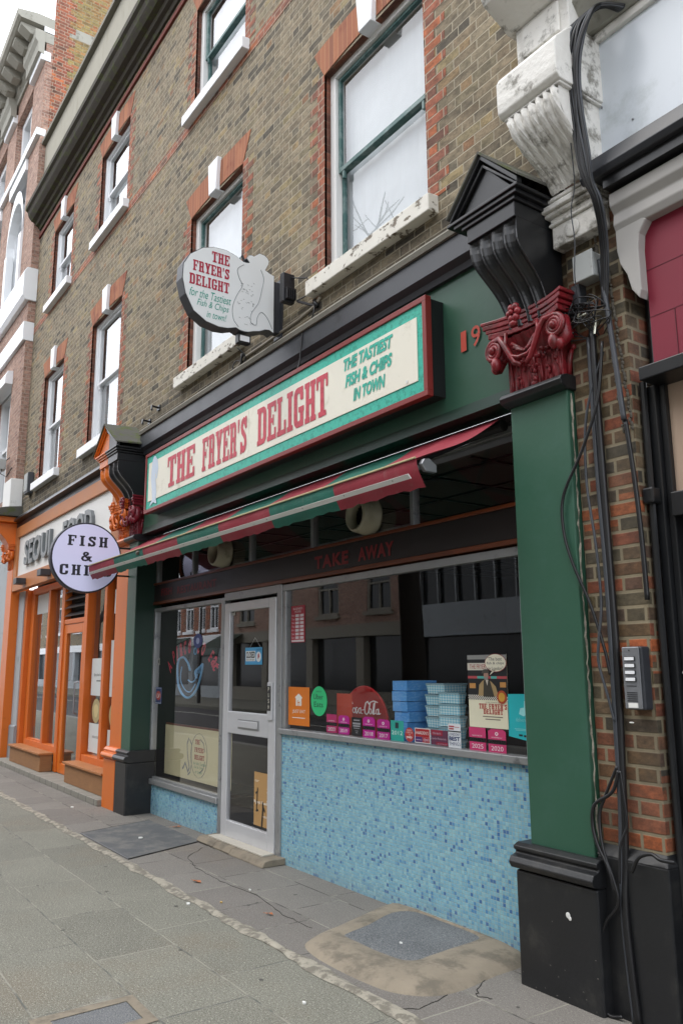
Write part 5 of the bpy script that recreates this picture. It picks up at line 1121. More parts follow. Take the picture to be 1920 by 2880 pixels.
# cream board with fish emblem
mb_ = card('window_board', -8.99, -7.33, .42, .955, 'd8d0a8', 'cream board with an oval fish emblem standing in the left window', 'board', y=.12, parts=[
 ('oval_ring', '6f7478', lambda h, pl: (lambda v: h.add([pl(.42+.26*a, .05+.88*b) for a, b in v[0]], v[1]))(sdf_mesh([('e', .5, .5, .48, .48), ('-e', .5, .5, .455, .465), ('s', [(.55, .86), (.75, .78), (.84, .6)], .012), ('s', [(.55, .14), (.75, .22), (.84, .4)], .012)], 1., 1., 60))),
 ('fish_shape', '7c8088', lambda h, pl: (lambda v: h.add([pl(.30+.18*a, .06+.88*b) for a, b in v[0]], v[1]))(sdf_mesh([('s', [(.5, .82), (.38, .7), (.42, .5), (.5, .35), (.62, .18), (.5, .1), (.36, .2), (.24, .28), (.12, .18), (.02, .14)], .028), ('s', [(.6, .8), (.78, .7), (.76, .5), (.8, .3), (.7, .1), (.5, .03)], .02)], 1., 1., 50))),
 ('red_lettering', 'a02c30', lambda h, pl: (slab(h, 'THE', .49, .56, .70, .79, pl, n=20), slab(h, "FRYERS", .485, .62, .55, .64, pl, n=20), slab(h, 'DELIGHT', .485, .63, .41, .50, pl, n=20))),
 ('green_lettering', '5f9a84', multi(T('for the Tastiest', .47, .66, .31, .37, shear=.3), T('Fish & Chips', .48, .62, .23, .29, shear=.3), T('in town', .50, .60, .15, .21, shear=.3)))])
MB().box(-9.0, -7.32, .125, .14, .955, .975).build('batten', 'wood', mb_)
MB().box(-9.0, -7.3, .04, .5, .36, .385).build('inner_window_ledge', P('dark_ledge', hx('2c2622'), .5), S)
# painted window writing: red arc and blue fish ring
g = MB()
import itertools
s_ = 'A Place to Eat'; n = len(s_)
for k, ch in enumerate(s_):
    if ch == ' ': continue
    t = k/(n-1); a = pi*(1-t)*.80+pi*.10; cx_ = -8.08+.62*cos(a)*1.0; cz_ = 1.50+.42*sin(a)*.75; rot = (a-pi/2)*.8
    vs, fs = tgeo(ch, .35, .03); hgt = .15; wd = .075
    g.add([(cx_+(p-.5)*wd*cos(rot)-(q-.5)*hgt*sin(rot), .008, cz_+(p-.5)*wd*sin(rot)+(q-.5)*hgt*cos(rot)) for p, q in vs], fs)
tag(g.build('window_writing', flat('cc2040')), 'red painted script arching over the blue fish on the left window', 'window lettering')
g = MB()
def fl(pts, r=.012): g.tube([(x, .012, z) for x, z in pts], r, 6)
fl(sp([(-8.42, 1.68), (-8.45, 1.58), (-8.41, 1.40), (-8.28, 1.30), (-8.12, 1.28), (-7.95, 1.36), (-7.85, 1.50), (-7.81, 1.62), (-7.86, 1.60), (-7.98, 1.55), (-7.95, 1.48)])); fl(sp([(-8.42, 1.68), (-8.30, 1.70), (-8.18, 1.64), (-8.12, 1.56)])); fl(sp([(-8.34, 1.60), (-8.36, 1.46), (-8.24, 1.36), (-8.10, 1.34), (-7.98, 1.42)]), .006)
fl(sp([(-8.16, 1.46), (-8.08, 1.44), (-7.99, 1.46), (-7.93, 1.52)]), .008)
for k in range(4): fl([(-7.96+.03*k, 1.53), (-7.90+.03*k, 1.60)], .004)
fl([(-8.0+.03*cos(a), 1.74)[0:1]+(1.76+.035*sin(a),) for a in np.linspace(0, 2*pi, 12)], .006)
tag(g.build('window_fish_drawing', flat('7db8e4')), 'pale blue ring shaped fish drawing on the left window', 'window drawing')
card('round_window_badge', -8.02, -7.80, 1.79, 1.94, '283a78', 'round dark blue badge above the red script on the left window', outline=oval, parts=[('centre', '9aa4c8', lambda h, pl: h.add([pl(.5+.2*cos(a), .5+.22*sin(a)) for a in np.linspace(0, 2*pi, 17)[:-1]], [tuple(range(16))]))])

# ================================================================ ORANGE SHOPFRONT (left neighbour)
O = thing('orange_shopfront', 'bright orange shopfront with a white name board, left of the green one', 'shopfront', (-12.5, 0, 0))
ox0, ox1 = -15.35, -9.75
MB().extx([(YW+.0, 4.32), (YW-.06, 4.31), (YW-.12, 4.25), (YW-.125, 4.215), (YW+.0, 4.19)], -15.75, -9.86).build('ledge', 'black', O)
MB().box(-15.75, -9.86, YW-.035, YW+.02, 4.10, 4.188).build('soffit_board', 'black', O)
# timber fascia frame
g = MB(); yf0, yf1 = YW-.06, YW+.06
g.box(ox0, ox1-.01, yf0, yf1, 3.90, 4.095); g.box(ox0, ox1-.01, yf0, yf1, 2.94, 3.19); g.box(ox0, -15.13, yf0, yf1, 3.1905, 3.8995); g.box(-10.08, ox1-.01, yf0, yf1, 3.1905, 3.8995)
fo = g.build('fascia_frame', P('tan_orange_timber', hx('b3703e'), .5, .15, 3., .1), O, bevel=.005)
MB().box(-15.129, -10.081, YW-.025, YW+.03, 3.191, 3.899).build('name_board', 'white', O)
g = MB()
def letters3(s, x0, x1, z0, z1):
    vs, fs = tgeo(s, 0., .02, 1.0)
    n = len(vs); g.add([(x0+(x1-x0)*a, YW-.075, z0+(z1-z0)*b) for a, b in vs], fs)
    g.add([(x0+(x1-x0)*a, YW-.026, z0+(z1-z0)*b) for a, b in vs], [])
    from collections import Counter
    ec = {}
    for f in fs:
        for i in range(len(f)): e = (f[i], f[(i+1) % len(f)]); ec[e] = 1
    b0 = len(g.v)-2*n
    for (a, b) in list(ec):
        if (b, a) not in ec: g.f.append((b0+b, b0+a, b0+n+a, b0+n+b)); g.mi.append(0)
letters3('SEOUL', -14.55, -12.75, 3.33, 3.76); g.build('lettering', 'letter_grey', O); g = MB(); letters3('FOOD', -12.25, -10.85, 3.33, 3.76); g.build('lettering', 'letter_grey', O)
# half pilaster shared with the green shop, left pilaster
q = MB().box(-9.752, -9.362, -.264, .05, .66, 3.09).build('pilaster', 'orange', O, bevel=.006)
def oplinth(x0, x1, par, mat='orange', zt=.55):
    MB().box(x0, x1, -.322, .02, -.02, zt).build('plinth', mat, par, bevel=.012)
    MB().extx([(-.30, zt+.001), (-.345, zt+.012), (-.36, zt+.04), (-.345, zt+.068), (-.31, zt+.078), (-.32, zt+.1), (-.29, zt+.13), (.02, zt+.13), (.02, zt+.001)], x0-.012, x1).build('base_moulding', mat, par, bevel=.006)
oplinth(-9.78, -9.364, q)
necking(-9.742, -9.385, q, 'orange')
qc = capital(-9.74, -9.37, q, 'orangedeep'); cc = capital(-9.355, -9.085, p1, 'capred2')
console(-9.70, -9.06, O, ['orange', 'black'], split=-9.40, pedx=(-9.84, -9.0), xap=-9.46, fl=4, zped=(0, 4.50))
q2 = MB().box(-15.78, -15.36, -.264, .05, .0, 3.35).build('pilaster', 'orange', O, bevel=.006)
capital(-15.74, -15.40, q2, 'orangedeep', zb=3.36)
g = MB().extx([(-.55, 4.2), (-.56, 4.05), (-.50, 3.98), (-.42, 3.9), (-.36, 3.8), (-.34, 3.72), (YW, 3.72), (YW, 4.2)], -15.74, -15.40); g.build('console_bracket', 'orange', O, bevel=.01)
g = MB().box(-15.86, -15.28, -.60, YW, 4.201, 4.30); g.build('bracket_block', 'orange', O, bevel=.01)
MB().extx([(YW, 4.301), (-.62, 4.301), (-.64, 4.36), (-.60, 4.38), (-.64, 4.42), (-.5, 4.46), (YW, 4.50)], -15.95, -15.18).build('mossy_cap', 'mosscap', O, bevel=.01)
MB().box(-15.88, -15.285, -.42, YW-.001, 4.49, 5.02).build('white_block', 'white', O, bevel=.01)
# pale grey side pier
MB().box(-15.35, -14.98, -.12, .08, .62, 2.94).build('grey_pier', 'greywall', O); MB().extx([(.08, .0), (-.15, .0), (-.15, .60), (-.13, .62), (.08, .62)], -15.36, -14.97).build('grey_pier_base', P('darker_grey_stone', hx('8d9398'), .6, .12, 3.), O)
MB().box(-15.3, -9.79, -.37, .3, -.0, .072).build('tiled_step', 'steptile', O, bevel=.006)
g = MB(); yo = -.03
def ob(a, b, c, e, y0=yo-.03, y1=.05): g.box(a, b, y0, y1, c, e)
ob(-15.0, -14.82, .33, 2.945, -.10); ob(-14.80, -14.60, .33, 2.945, -.03)
ob(-14.6, -12.78, .33, .43); ob(-14.6, -12.78, 2.84, 2.945); ob(-13.60, -13.50, .4305, 2.8395); ob(-12.78, -12.64, .08, 2.945, -.07)
ob(-14.6, -13.60, .4305, .4505, -.02)
ob(-12.64, -11.62, 2.84, 2.945); ob(-12.64, -11.62, 2.24, 2.31); ob(-11.62, -11.48, .08, 2.945, -.07)
ob(-11.48, -9.76, .33, .43); ob(-11.48, -9.76, 2.84, 2.945); ob(-10.80, -10.70, .4305, 2.8395); ob(-9.86, -9.765, .4305, 2.8395)
of = g.build('window_frame', 'orangedeep', O, bevel=.005)
g = MB()
for a, b, c, e in ((-12.64, -12.50, .08, 2.235), (-11.74, -11.625, .08, 2.235), (-12.50, -11.74, 2.10, 2.235), (-12.50, -11.74, .08, .22)): g.box(a, b, -.05, .0, c, e)
od = g.build('door', 'orange', O, bevel=.005)
MB().quad((-12.50, -.02, .22), (-11.74, -.02, .22), (-11.74, -.02, 2.10), (-12.50, -.02, 2.10)).build('door_pane', 'glass', od)
MB().tube([(-11.80, -.05, .95), (-11.80, -.10, .97), (-11.80, -.10, 1.38), (-11.80, -.05, 1.40)], .012, 8).build('pull_handle', 'steel', od)
for a, b in ((-14.6, -13.60), (-13.50, -12.78), (-11.48, -10.80), (-10.70, -9.86)): MB().quad((a, .02, .43), (b, .02, .43), (b, .02, 2.84), (a, .02, 2.84)).build('window_pane', 'glass', O)
g = MB()
for k in range(4): z = 2.36+.12*k; g.extx([(-.07, z), (-.065, z-.006), (.03, z+.075), (.025, z+.081)], -12.62, -11.64)
g.build('louvre', 'black', O); MB().quad((-12.64, .04, 2.31), (-11.62, .04, 2.31), (-11.62, .04, 2.84), (-12.64, .04, 2.84)).build('louvre_back', 'mesh', O)
g = MB(); g.quad((-15, 3.5, 0), (-9.5, 3.5, 0), (-9.5, 3.5, 3.1), (-15, 3.5, 3.1)); g.quad((-15, .1, 3.1), (-15, 3.5, 3.1), (-9.5, 3.5, 3.1), (-9.5, .1, 3.1)); g.quad((-15, .1, 0), (-15, 3.5, 0), (-15, 3.5, 3.1), (-15, .1, 3.1)); g.quad((-9.5, .1, 0), (-9.5, .1, 3.1), (-9.5, 3.5, 3.1), (-9.5, 3.5, 0))
g.build('interior_wall', 'room', O); MB().quad((-15, .06, .06), (-9.5, .06, .06), (-9.5, 3.5, .06), (-15, 3.5, .06)).build('interior_floor', 'floor_in', O)
for a, b, ytop, lab in ((-14.75, -12.80, -.25, 'long timber bench box under the far window of the orange shop'), (-11.58, -9.95, -.25, 'timber bench box under the near window of the orange shop, right of its door')):
    g = MB().box(a+.03, b-.02, -.25, -.07, .075, .315); o = g.build('bench_box', 'timber_grey', None, bevel=.004); tag(o, lab, 'bench', 'timber bench boxes')
    MB().box(a, b, -.28, -.062, .3155, .345).build('seat_board', 'timber', o, bevel=.004)
for x, lab in ((-14.45, 'black cube spotlight under the white name board, further left one'), (-12.90, 'black cube spotlight under the white name board, beside the round sign')):
    o = MB().box(x-.11, x+.11, -.42, -.262, 3.0, 3.10).build('cube_light', 'greyblack', None, bevel=.006); tag(o, lab, 'wall light', 'cube spotlights')
def osheet(x0, x1, z0, z1, lab, words='', col='cdd2d2'):
    o = card('paper_notice', x0, x1, z0, z1, col, lab, 'notice', y=.014, parts=[('print', '4a4f50', words)] if words else ())
    return o
osheet(-11.42, -10.86, 1.22, 1.72, 'white printed notice in the near orange window at mid height', multi(T('Spicy beef soup', .2, .85, .50, .60), Rc((.4, .7, .38, .41))))
osheet(-11.42, -10.86, .47, .85, 'white printed notice at the bottom of the near orange window', multi(T('SEOUL FOOD', .3, .75, .5, .58)))
osheet(-10.66, -10.2, 1.22, 1.95, 'tall white notice in the last orange window pane, middle height'); osheet(-10.66, -10.2, .47, .80, 'white notice at the bottom of the last orange window pane'); osheet(-10.6, -10.25, 2.30, 2.62, 'small white notice high in the last orange window pane')
for z, x in ((1.03, -11.15), (1.0, -10.45)):
    card('dish_picture', x-.17, x+.17, z-.17, z+.15, 'a89a72', 'round food picture between two notices in the '+('near' if x < -11 else 'last')+' orange window pane', 'picture', y=.012, outline=oval, parts=[('food', 'c8b888', lambda h, pl: h.add([pl(.5+.28*cos(a)*(1+.15*sin(3*a)), .5+.28*sin(a)) for a in np.linspace(0, 2*pi, 25)[:-1]], [tuple(range(24))]))])
osheet(-14.55, -13.62, 2.50, 2.83, 'pale blind panel at the top of the far orange window')
# junction box on the brick
o = MB().box(-14.78, -14.52, -.30, -.203, 4.62, 5.0).build('meter_box', 'cablegrey', None, bevel=.01); tag(o, 'small grey meter box on the brick left of the far first floor window', 'meter box')
MB().box(-14.76, -14.54, -.312, -.3005, 4.66, 4.98).build('lid', 'boxgrey', o)

# ================================================================ RED BRICK BUILDING at the left
RB = thing('red_brick_building', 'tall red brick building with white stone bands and a heavy cornice at the left edge', 'building', (-22, -.34, 0))
yr = -.34; rx1 = -15.30; rx0 = -27
per = 2.36; npx = 4; rw = []
for k in range(npx):
    b = rx1-.90-per*k; a = b-(per-.90); rw += [(a, b, 4.75, 7.2), (a, b, 9.18, 12.0), (a, b, 12.32, 13.75)]
g = MB(); wall(g, rx0, rx1, 4.3, 14.2, rw, yr, .22, 0, 0); g.quad((rx1, yr, 4.3), (rx1, YW, 4.3), (rx1, YW, 14.2), (rx1, yr, 14.2)); 
g.build('wall', 'redwall', RB)
g = MB(); wall(g, rx0, -15.96, 0, 4.3, [], -.2, .2, 0, 0); g.build('ground_floor', 'greywall', RB)
for k, (a, b, c, e) in enumerate(rw):
    f = MB(); yf = yr+.20
    f.box(a, a+.14, yf-.08, yf+.06, c, e); f.box(b-.14, b, yf-.08, yf+.06, c, e); f.box(a+.14, b-.14, yf-.08, yf+.06, e-.16, e); f.box(a+.14, b-.14, yf-.06, yf+.06, c, c+.08)
    f.box((a+b)/2-.06, (a+b)/2+.06, yf-.05, yf+.05, c+.08, e-.16); f.box(a+.14, (a+b)/2-.06, yf-.03, yf+.03, (c+e)/2, (c+e)/2+.07); f.box((a+b)/2+.06, b-.14, yf-.03, yf+.03, (c+e)/2, (c+e)/2+.07)
    o = f.build('window', 'whiteclean', RB); MB().quad((a, yf+.03, c), (b, yf+.03, c), (b, yf+.03, e), (a, yf+.03, e)).build('pane', 'winglass', o); MB().quad((a, yf+.14, c), (b, yf+.14, c), (b, yf+.14, e), (a, yf+.14, e)).build('blind', 'greycurtain', o)
    if k % 3 == 1:   # arched stone head
        h = MB(); xc = (a+b)/2; rx_ = (b-a)/2; n = 10; vs = []
        for i in range(n+1):
            t = pi*i/n; vs += [(xc-rx_*cos(t)*.98, yr-.03, e-1.6+.95*sin(t)), (xc-(rx_+.0)*cos(t), yr-.03, e-1.42+1.05*sin(t)), (xc-rx_*cos(t)*.98, yr+.15, e-1.6+.95*sin(t))]
        fs = [(3*i, 3*i+3, 3*i+4, 3*i+1) for i in range(n)]+[(3*i+2, 3*i+5, 3*i+3, 3*i) for i in range(n)]
        h.add(vs, fs); h.box(a, a+.2, yr-.05, yr+.1, c, e-1.6); h.box(b-.2, b, yr-.05, yr+.1, c, e-1.6); h.box(a, b, yr-.05, yr+.1, e-.2, e+.05)
        h.build('stone_arch', 'whiteclean', o)
    if k % 3 == 0: MB().extx([(yr+.1, e-.1), (yr-.14, e-.1), (yr-.14, e+.05), (yr-.1, e+.16), (yr+.1, e+.2)], a-.04, b+.04).build('lintel', 'whiteclean', o)
g = MB()
g.extx([(YW, 8.53), (yr-.07, 8.53), (yr-.12, 8.62), (yr-.12, 9.10), (yr-.06, 9.20), (YW, 9.20)], rx0, rx1+.04)
g.box(rx0, rx1+.015, yr-.06, YW, 7.72, 8.10); g.box(rx0, rx1+.01, yr-.08, yr+.1, 12.08, 12.24)
for k in range(npx): a = rx1-per*k; g.box(a-.90, a+.02, yr-.10, yr+.1, 13.78, 13.99)
g.build('stone_band', 'whiteclean', RB, bevel=.01)
st = P('grey_stone_moulding', hx('9c9a90'), .9, .15, 3., .3, dirt=hx('77756a'), dsc=5.)
g = MB()
g.extx([(YW, 14.2), (yr-.04, 14.2), (yr-.06, 14.25), (yr-.04, 14.3), (yr-.10, 14.36), (yr-.12, 14.42), (YW, 14.42)], rx0, rx1+.01)
for k in range(6): a = rx1-per*k; g.extx([(yr-.04, 13.90), (yr-.16, 13.92), (yr-.17, 14.12), (yr-.23, 14.2), (yr-.24, 14.42), (yr-.04, 14.42)], a-.98, a+.03)
g.build('entablature', st, RB)
x = rx1-.12; k = 0
while x > rx0 and k < 22:
    MB().extx([(yr-.13, 14.43), (yr-.14, 14.36), (yr-.30, 14.37), (yr-.50, 14.50), (yr-.50, 14.56), (yr-.13, 14.56)], x-.27, x).build('modillion', st, RB, bevel=.015); x -= .5; k += 1
g = MB().extx([(1.5, 14.561), (yr-.52, 14.561), (yr-.58, 14.60), (yr-.60, 14.72), (yr-.2, 14.80), (1.5, 14.80)], rx0, rx1+.0); g.build('main_cornice', st, RB)
g = MB().box(-18.9, -17.6, yr-.50, yr+.1, 14.78, 15.25); g.build('parapet_block', st, RB, bevel=.02)
MB().box(rx0, rx1, 2.0, 2.4, 14.7, 15.6).build('parapet_wall', st, RB)
g = MB(); g.quad((rx1-.002, YW, 10), (rx1-.002, 5., 10), (rx1-.002, 5., 18.5), (rx1-.002, YW, 16.5)); g.build('gable_wall', 'yellowwall', RB)
g = MB(); z = 10.9; i = 0
while z < 15.5: 
    w_ = .42 if i % 2 else .30; g.box(rx1-.05, rx1+.004, YW+.0, YW+w_, z, z+.15); z += .15; i += 1
g.build('gable_quoins', 'red', RB)
g = MB().box(rx1-.02, rx1+.012, -.40, -.2, 14.44, 14.559); g.build('corner_block', 'whiteclean', RB)
T_ = thing('wall_camera', 'grey security camera with cables on the far left red brick wall', 'security camera', (-15.9, -.5, 5.2)); MB().box(-16.1, -15.88, -.52, -.40, 5.3, 5.5).build('camera_body', 'boxgrey', T_, bevel=.01); MB().tube([(-15.9, -.34, 5.55), (-15.95, -.44, 5.45), (-15.85, -.5, 5.2), (-15.7, -.42, 5.12), (-15.65, -.345, 5.3)], .01, 6).build('camera_cable', 'rubber', T_)

# ================================================================ RIGHT NEIGHBOUR
NB = thing('neighbour_shopfront', 'right hand shopfront with a blank white board, crimson panel and black window frame', 'shopfront', (-1, 0, 0))
px0, px1 = -2.722, -2.365
MB().box(-3.04, -2.73, YW+.02, 1.2, 3.0, 4.6).build('party_wall', 'pier', NB)
g = MB(); g.box(px0, px1, YW-.01, .9, .74, 4.24); pr_ = g.build('brick_pier', 'pier', NB, bevel=.006)
g = MB().box(px0-.0, px1+.03, YW-.055, .95, -.02, .70); g.add([(px0, YW-.055, .70), (px1+.03, YW-.055, .70), (px1, YW-.012, .745), (px0, YW-.012, .745), (px1+.03, .9, .70), (px1, .9, .745)], [(0, 1, 2, 3), (1, 4, 5, 2)]); g.build('pier_plinth', 'plinthblack', NB, bevel=.01)
# white console bracket of the neighbour
cx0, cx1 = -2.79, -2.36
g = MB()
for z0, z1, y, gx in ((3.87, 4.00, -.29, 0), (4.0005, 4.02, -.305, .01), (4.0205, 4.05, -.30, .0), (4.0505, 4.075, -.325, .02), (4.0755, 4.11, -.345, .03), (4.1105, 4.125, -.32, .012), (4.1255, 4.15, -.335, .02)): g.box(cx0+.05-gx, cx1-.06+gx*.4, y, YW, z0, z1)
w0 = g.build('console_bracket', 'oldwhite', NB, bevel=.008)
MB().disc((-2.60, -.291, 3.935), (0, -1, 0), .05, .012, 24, prof=[(0, 0), (0, .05), (.012, .045), (.006, .03), (.014, .012), (.014, 0)]).build('roundel', 'oldwhite', w0, smooth=True)
fr = [(4.57, -.585), (4.52, -.59), (4.46, -.575), (4.40, -.54), (4.33, -.48), (4.26, -.42), (4.20, -.375), (4.151, -.35)]
zz = np.linspace(4.57, 4.151, 26); nx = 84; vs = []; FY = lambda z: float(np.interp(-z, [-a for a, _ in fr], [b for _, b in fr])); TP = lambda z: (4.57-z)/.42*.09
for z in zz:
    for i in range(nx+1):
        t = i/nx; x = cx0+.02+TP(z)+(cx1-.05-cx0-.02-TP(z))*t; ph = (t*7) % 1; amp = .02*min(1., .35+(z-4.3)*4) if z > 4.25 else .007
        vs.append((x+.004*sin(z*60+i), FY(z)-max(amp, .006)*abs(sin(pi*ph))**.7+.012+.003*sin(i*1.7+z*90), z-.02*(1-abs(sin(pi*ph)))*max(0, (z-4.5)/.07)))
g = MB().add(vs, [((k+1)*(nx+1)+i, (k+1)*(nx+1)+i+1, k*(nx+1)+i+1, k*(nx+1)+i) for k in range(25) for i in range(nx)])
sv = []
for z in zz: sv += [(cx1-.05, FY(z)+.012, z), (cx1-.05, YW, z)]
g.add(sv, [(2*i, 2*i+2, 2*i+3, 2*i+1) for i in range(25)]); sv = []
for z in zz: sv += [(cx0+.02+TP(z), FY(z)+.012, z), (cx0+.02+TP(z), YW, z)]
g.add(sv, [(2*i+1, 2*i+3, 2*i+2, 2*i) for i in range(25)]); g.build('fluted_scroll', 'oldwhite', w0, smooth=True)
g = MB()
g.box(cx0+.005, cx1-.03, -.585, YW, 4.571, 4.585)
g.extx([(YW, 4.5855), (-.59, 4.5855), (-.615, 4.61), (-.62, 4.66), (-.62, 4.80), (-.60, 4.835), (-.50, 4.93), (-.475, 4.95), (YW, 4.95)], cx0-.01, cx1-.02)
g.extx([(YW, 4.9505), (-.455, 4.9505), (-.455, 5.21), (YW, 5.21)], cx0+.01, cx1-.045); g.box(cx0+.07, cx1-.10, -.475, -.4555, 4.985, 5.17)
g.extx([(YW, 5.2105), (-.47, 5.2105), (-.50, 5.23), (-.58, 5.27), (-.66, 5.31), (-.68, 5.34), (-.68, 5.39), (YW, 5.46)], cx0-.04, cx1+.02)
g.prism([(cx0-.06, 5.40), (cx1+.04, 5.40), ((cx0+cx1)/2, 5.75)], -.69, YW, 0)
g.build('bracket_head', 'oldwhite', w0, bevel=.014)
# blank board, frames
MB().box(-2.43, 2.5, YW-.045, YW+.02, 4.22, 4.945).build('blank_board', 'boardwhite', NB)
g = MB(); g.box(-2.475, -2.431, YW-.07, YW+.02, 4.2, 5.0); g.box(-2.4305, 2.5, YW-.07, YW+.02, 4.946, 5.0); g.build('board_frame', 'oldwhite', NB, bevel=.006)
MB().extx([(YW+.02, 5.001), (YW-.10, 5.001), (YW-.16, 5.05), (YW-.22, 5.14), (YW-.20, 5.22), (YW+.02, 5.25)], -2.46, 2.5).build('upper_cornice', st, NB)
g = MB(); [g.ball((x, YW-.047, z), .007, .004, .007) for x, z in ((-2.40, 4.90), (-2.39, 4.56), (-2.21, 4.38), (-1.9, 4.9))]; g.build('board_fixing', 'steel', NB)
MB().extx([(YW+.02, 4.0905), (YW-.16, 4.0905), (YW-.18, 4.12), (YW-.15, 4.215), (YW+.02, 4.215)], -2.47, 2.5).build('black_shutter_box', 'greyblack', NB, bevel=.006)
MB().box(-2.36, 2.5, YW-.13, YW+.0, 4.03, 4.09).build('shutter_slot', 'black', NB)
MB().extx([(YW+.02, 3.80), (YW-.05, 3.80), (YW-.07, 3.84), (YW-.06, 3.9), (YW-.09, 3.94), (YW-.09, 4.01), (YW+.02, 4.029)], -2.36, 2.5).build('grey_architrave', P('pale_plaster', hx('a5a29e'), .7, .08, 3.), NB, bevel=.006)
g = MB().prism([(-2.36, 3.95), (-2.36, 3.70), (-2.345, 3.62), (-2.31, 3.55), (-2.29, 3.46), (-2.25, 3.40), (-2.235, 3.44), (-2.235, 3.66), (-2.225, 3.74), (-2.18, 3.80)], YW-.055, .1); g.build('plaster_corbel', P('pale_plaster2', hx('a5a29e'), .7, .08, 3.), NB, bevel=.006)
MB().box(-2.235, 2.5, YW+.0, YW+.08, 3.05, 3.7995).build('crimson_panel', 'redboard', NB)
g = MB()
for z in (3.30, 3.55): g.box(-2.234, 2.5, YW-.002, YW-.0005, z, z+.002)
for x in (-2.1, -1.6): g.box(x, x+.003, YW-.003, YW-.0005, 3.05, 3.298)
g.build('panel_joint', P('panel_joint', hx('4c0c1a'), .6), NB)
g = MB(); g.box(-2.30, 2.5, YW-.04, .1, 2.98, 3.0495); g.box(-2.335, -2.29, -.13, .1, .0, 2.9795); g.box(-2.2895, -2.255, -.10, .1, .0, 2.9795); g.box(-2.2545, 2.5, -.13, .1, 2.30, 2.42); g.box(-2.36, -2.3355, -.05, .1, 0, 3.7); g.box(-.9, -.8, YW-.0, .1, .0, 2.98); g.box(-2.2545, 2.5, YW-.01, .1, 0, .45)
g.build('black_frame', 'black', NB, bevel=.006)
MB().box(-2.2545, 2.5, -.07, -.02, 2.4205, 2.9795).build('beige_panel', 'beige', NB)
MB().box(-2.2545, 2.5, .05, .1, .45, 2.2995).build('black_door', 'black', NB)
g = MB(); [g.disc((-2.272, -.102, z), (0, -1, 0), .008, .006, 12) for z in (1.56, 1.50, 1.44)]; g.build('door_studs', 'paper', NB)
MB().box(-2.55, 2.5, YW, 3, 5.6, 11).build('upper_wall', 'stock', NB)
MB().tube([(-2.34, -.15, 3.0), (-2.335, -.16, 2.0), (-2.33, -.16, .1)], .018, 8).build('waste_pipe', 'black', NB)
g = MB().box(-2.36, -2.30, -.2, -.13, 2.37, 2.45).build('pipe_clip', 'black', NB, bevel=.01)

# cables on the pier
yc = YW-.035
def cab(name, pts, r, label, mat='rubber', n=7, grp='cables on the brick pier'):
    o = MB().tube(sp([tuple(p) for p in pts], n), r, 8).build(name, mat, None, smooth=True); tag(o, label, 'cable', grp); return o
random.seed(3)
cab('cable', [(-2.56, yc, 3.35), (-2.555, yc, 2.8), (-2.55, yc, 2.25), (-2.545, yc, 1.55), (-2.56, yc, 1.05), (-2.565, yc-.01, .72), (-2.57, yc-.03, .45), (-2.54, yc-.03, .0)], .018, 'thickest black cable running straight down the brick pier beside the intercom')
cab('cable', [(-2.585, yc, 3.30), (-2.585, yc, 2.6), (-2.565, yc-.01, 2.0), (-2.57, yc-.01, 1.3), (-2.575, yc-.01, .9), (-2.585, yc-.03, .5), (-2.56, yc-.03, .0)], .013, 'black cable just left of the thickest one on the brick pier', 'cablegrey')
cab('cable', [(-2.49, yc-.015, 3.25), (-2.53, yc-.03, 2.95), (-2.64, yc-.04, 2.70), (-2.77, yc-.05, 2.48), (-2.785, yc-.05, 2.30), (-2.74, yc-.05, 2.12), (-2.66, yc-.03, 1.9), (-2.60, yc-.02, 1.68), (-2.575, yc-.02, 1.55)], .008, 'thin black cable bowing out across the top of the green pilaster')
cab('cable', [(-2.50, yc, 3.2), (-2.62, yc-.01, 2.9), (-2.65, yc-.01, 2.55), (-2.61, yc-.02, 2.2), (-2.60, yc-.02, 1.9), (-2.625, yc-.03, 1.70), (-2.63, yc-.03, 1.6), (-2.59, yc-.03, 1.45), (-2.565, yc-.025, 1.33)], .007, 'thin cable looping left beside the intercom on the brick pier', 'cablegrey')
cab('cable', [(-2.565, yc-.02, 1.10), (-2.60, yc-.03, 1.0), (-2.70, yc-.04, .93), (-2.72, yc-.04, .84), (-2.69, yc-.05, .75), (-2.63, yc-.06, .66), (-2.60, yc-.06, .56)], .009, 'cable loop hanging out over the foot of the pier at the orange bricks')
cab('cable', [(-2.57, yc-.02, 1.12), (-2.64, yc-.03, .98), (-2.68, yc-.035, .88), (-2.66, yc-.05, .74), (-2.60, yc-.06, .60), (-2.59, yc-.055, .5), (-2.67, yc-.055, .40), (-2.735, yc-.06, .22), (-2.74, yc-.06, .08), (-2.68, yc-.06, .01), (-2.61, yc-.05, .02)], .008, 'long black cable curling out over the black plinth down to the pavement')
cab('cable', [(-2.555, yc-.02, 1.1), (-2.535, yc-.03, .98), (-2.53, yc-.03, .86), (-2.56, yc-.05, .76), (-2.57, yc-.06, .6)], .006, 'short cable bulging to the right at the orange bricks')
cab('cable', [(-2.505, yc-.05, .66), (-2.46, yc-.055, .73), (-2.40, yc-.045, .755), (-2.35, yc-.05, .74), (-2.30, yc-.02, .735)], .009, 'short black cable lying over the top of the pier plinth')
cab('cable', [(-2.47, yc-.02, 3.70), (-2.44, yc-.02, 3.4), (-2.415, yc-.02, 3.1), (-2.39, yc-.02, 2.80)], .014, 'grey conduit running down the right half of the pier under the junction boxes', 'cablegrey')
cab('cable', [(-2.39, yc-.01, 2.80), (-2.37, yc-.0, 2.5), (-2.355, yc-.0, 2.2), (-2.35, yc-.0, 1.9)], .012, 'black cable continuing down the right edge of the pier')
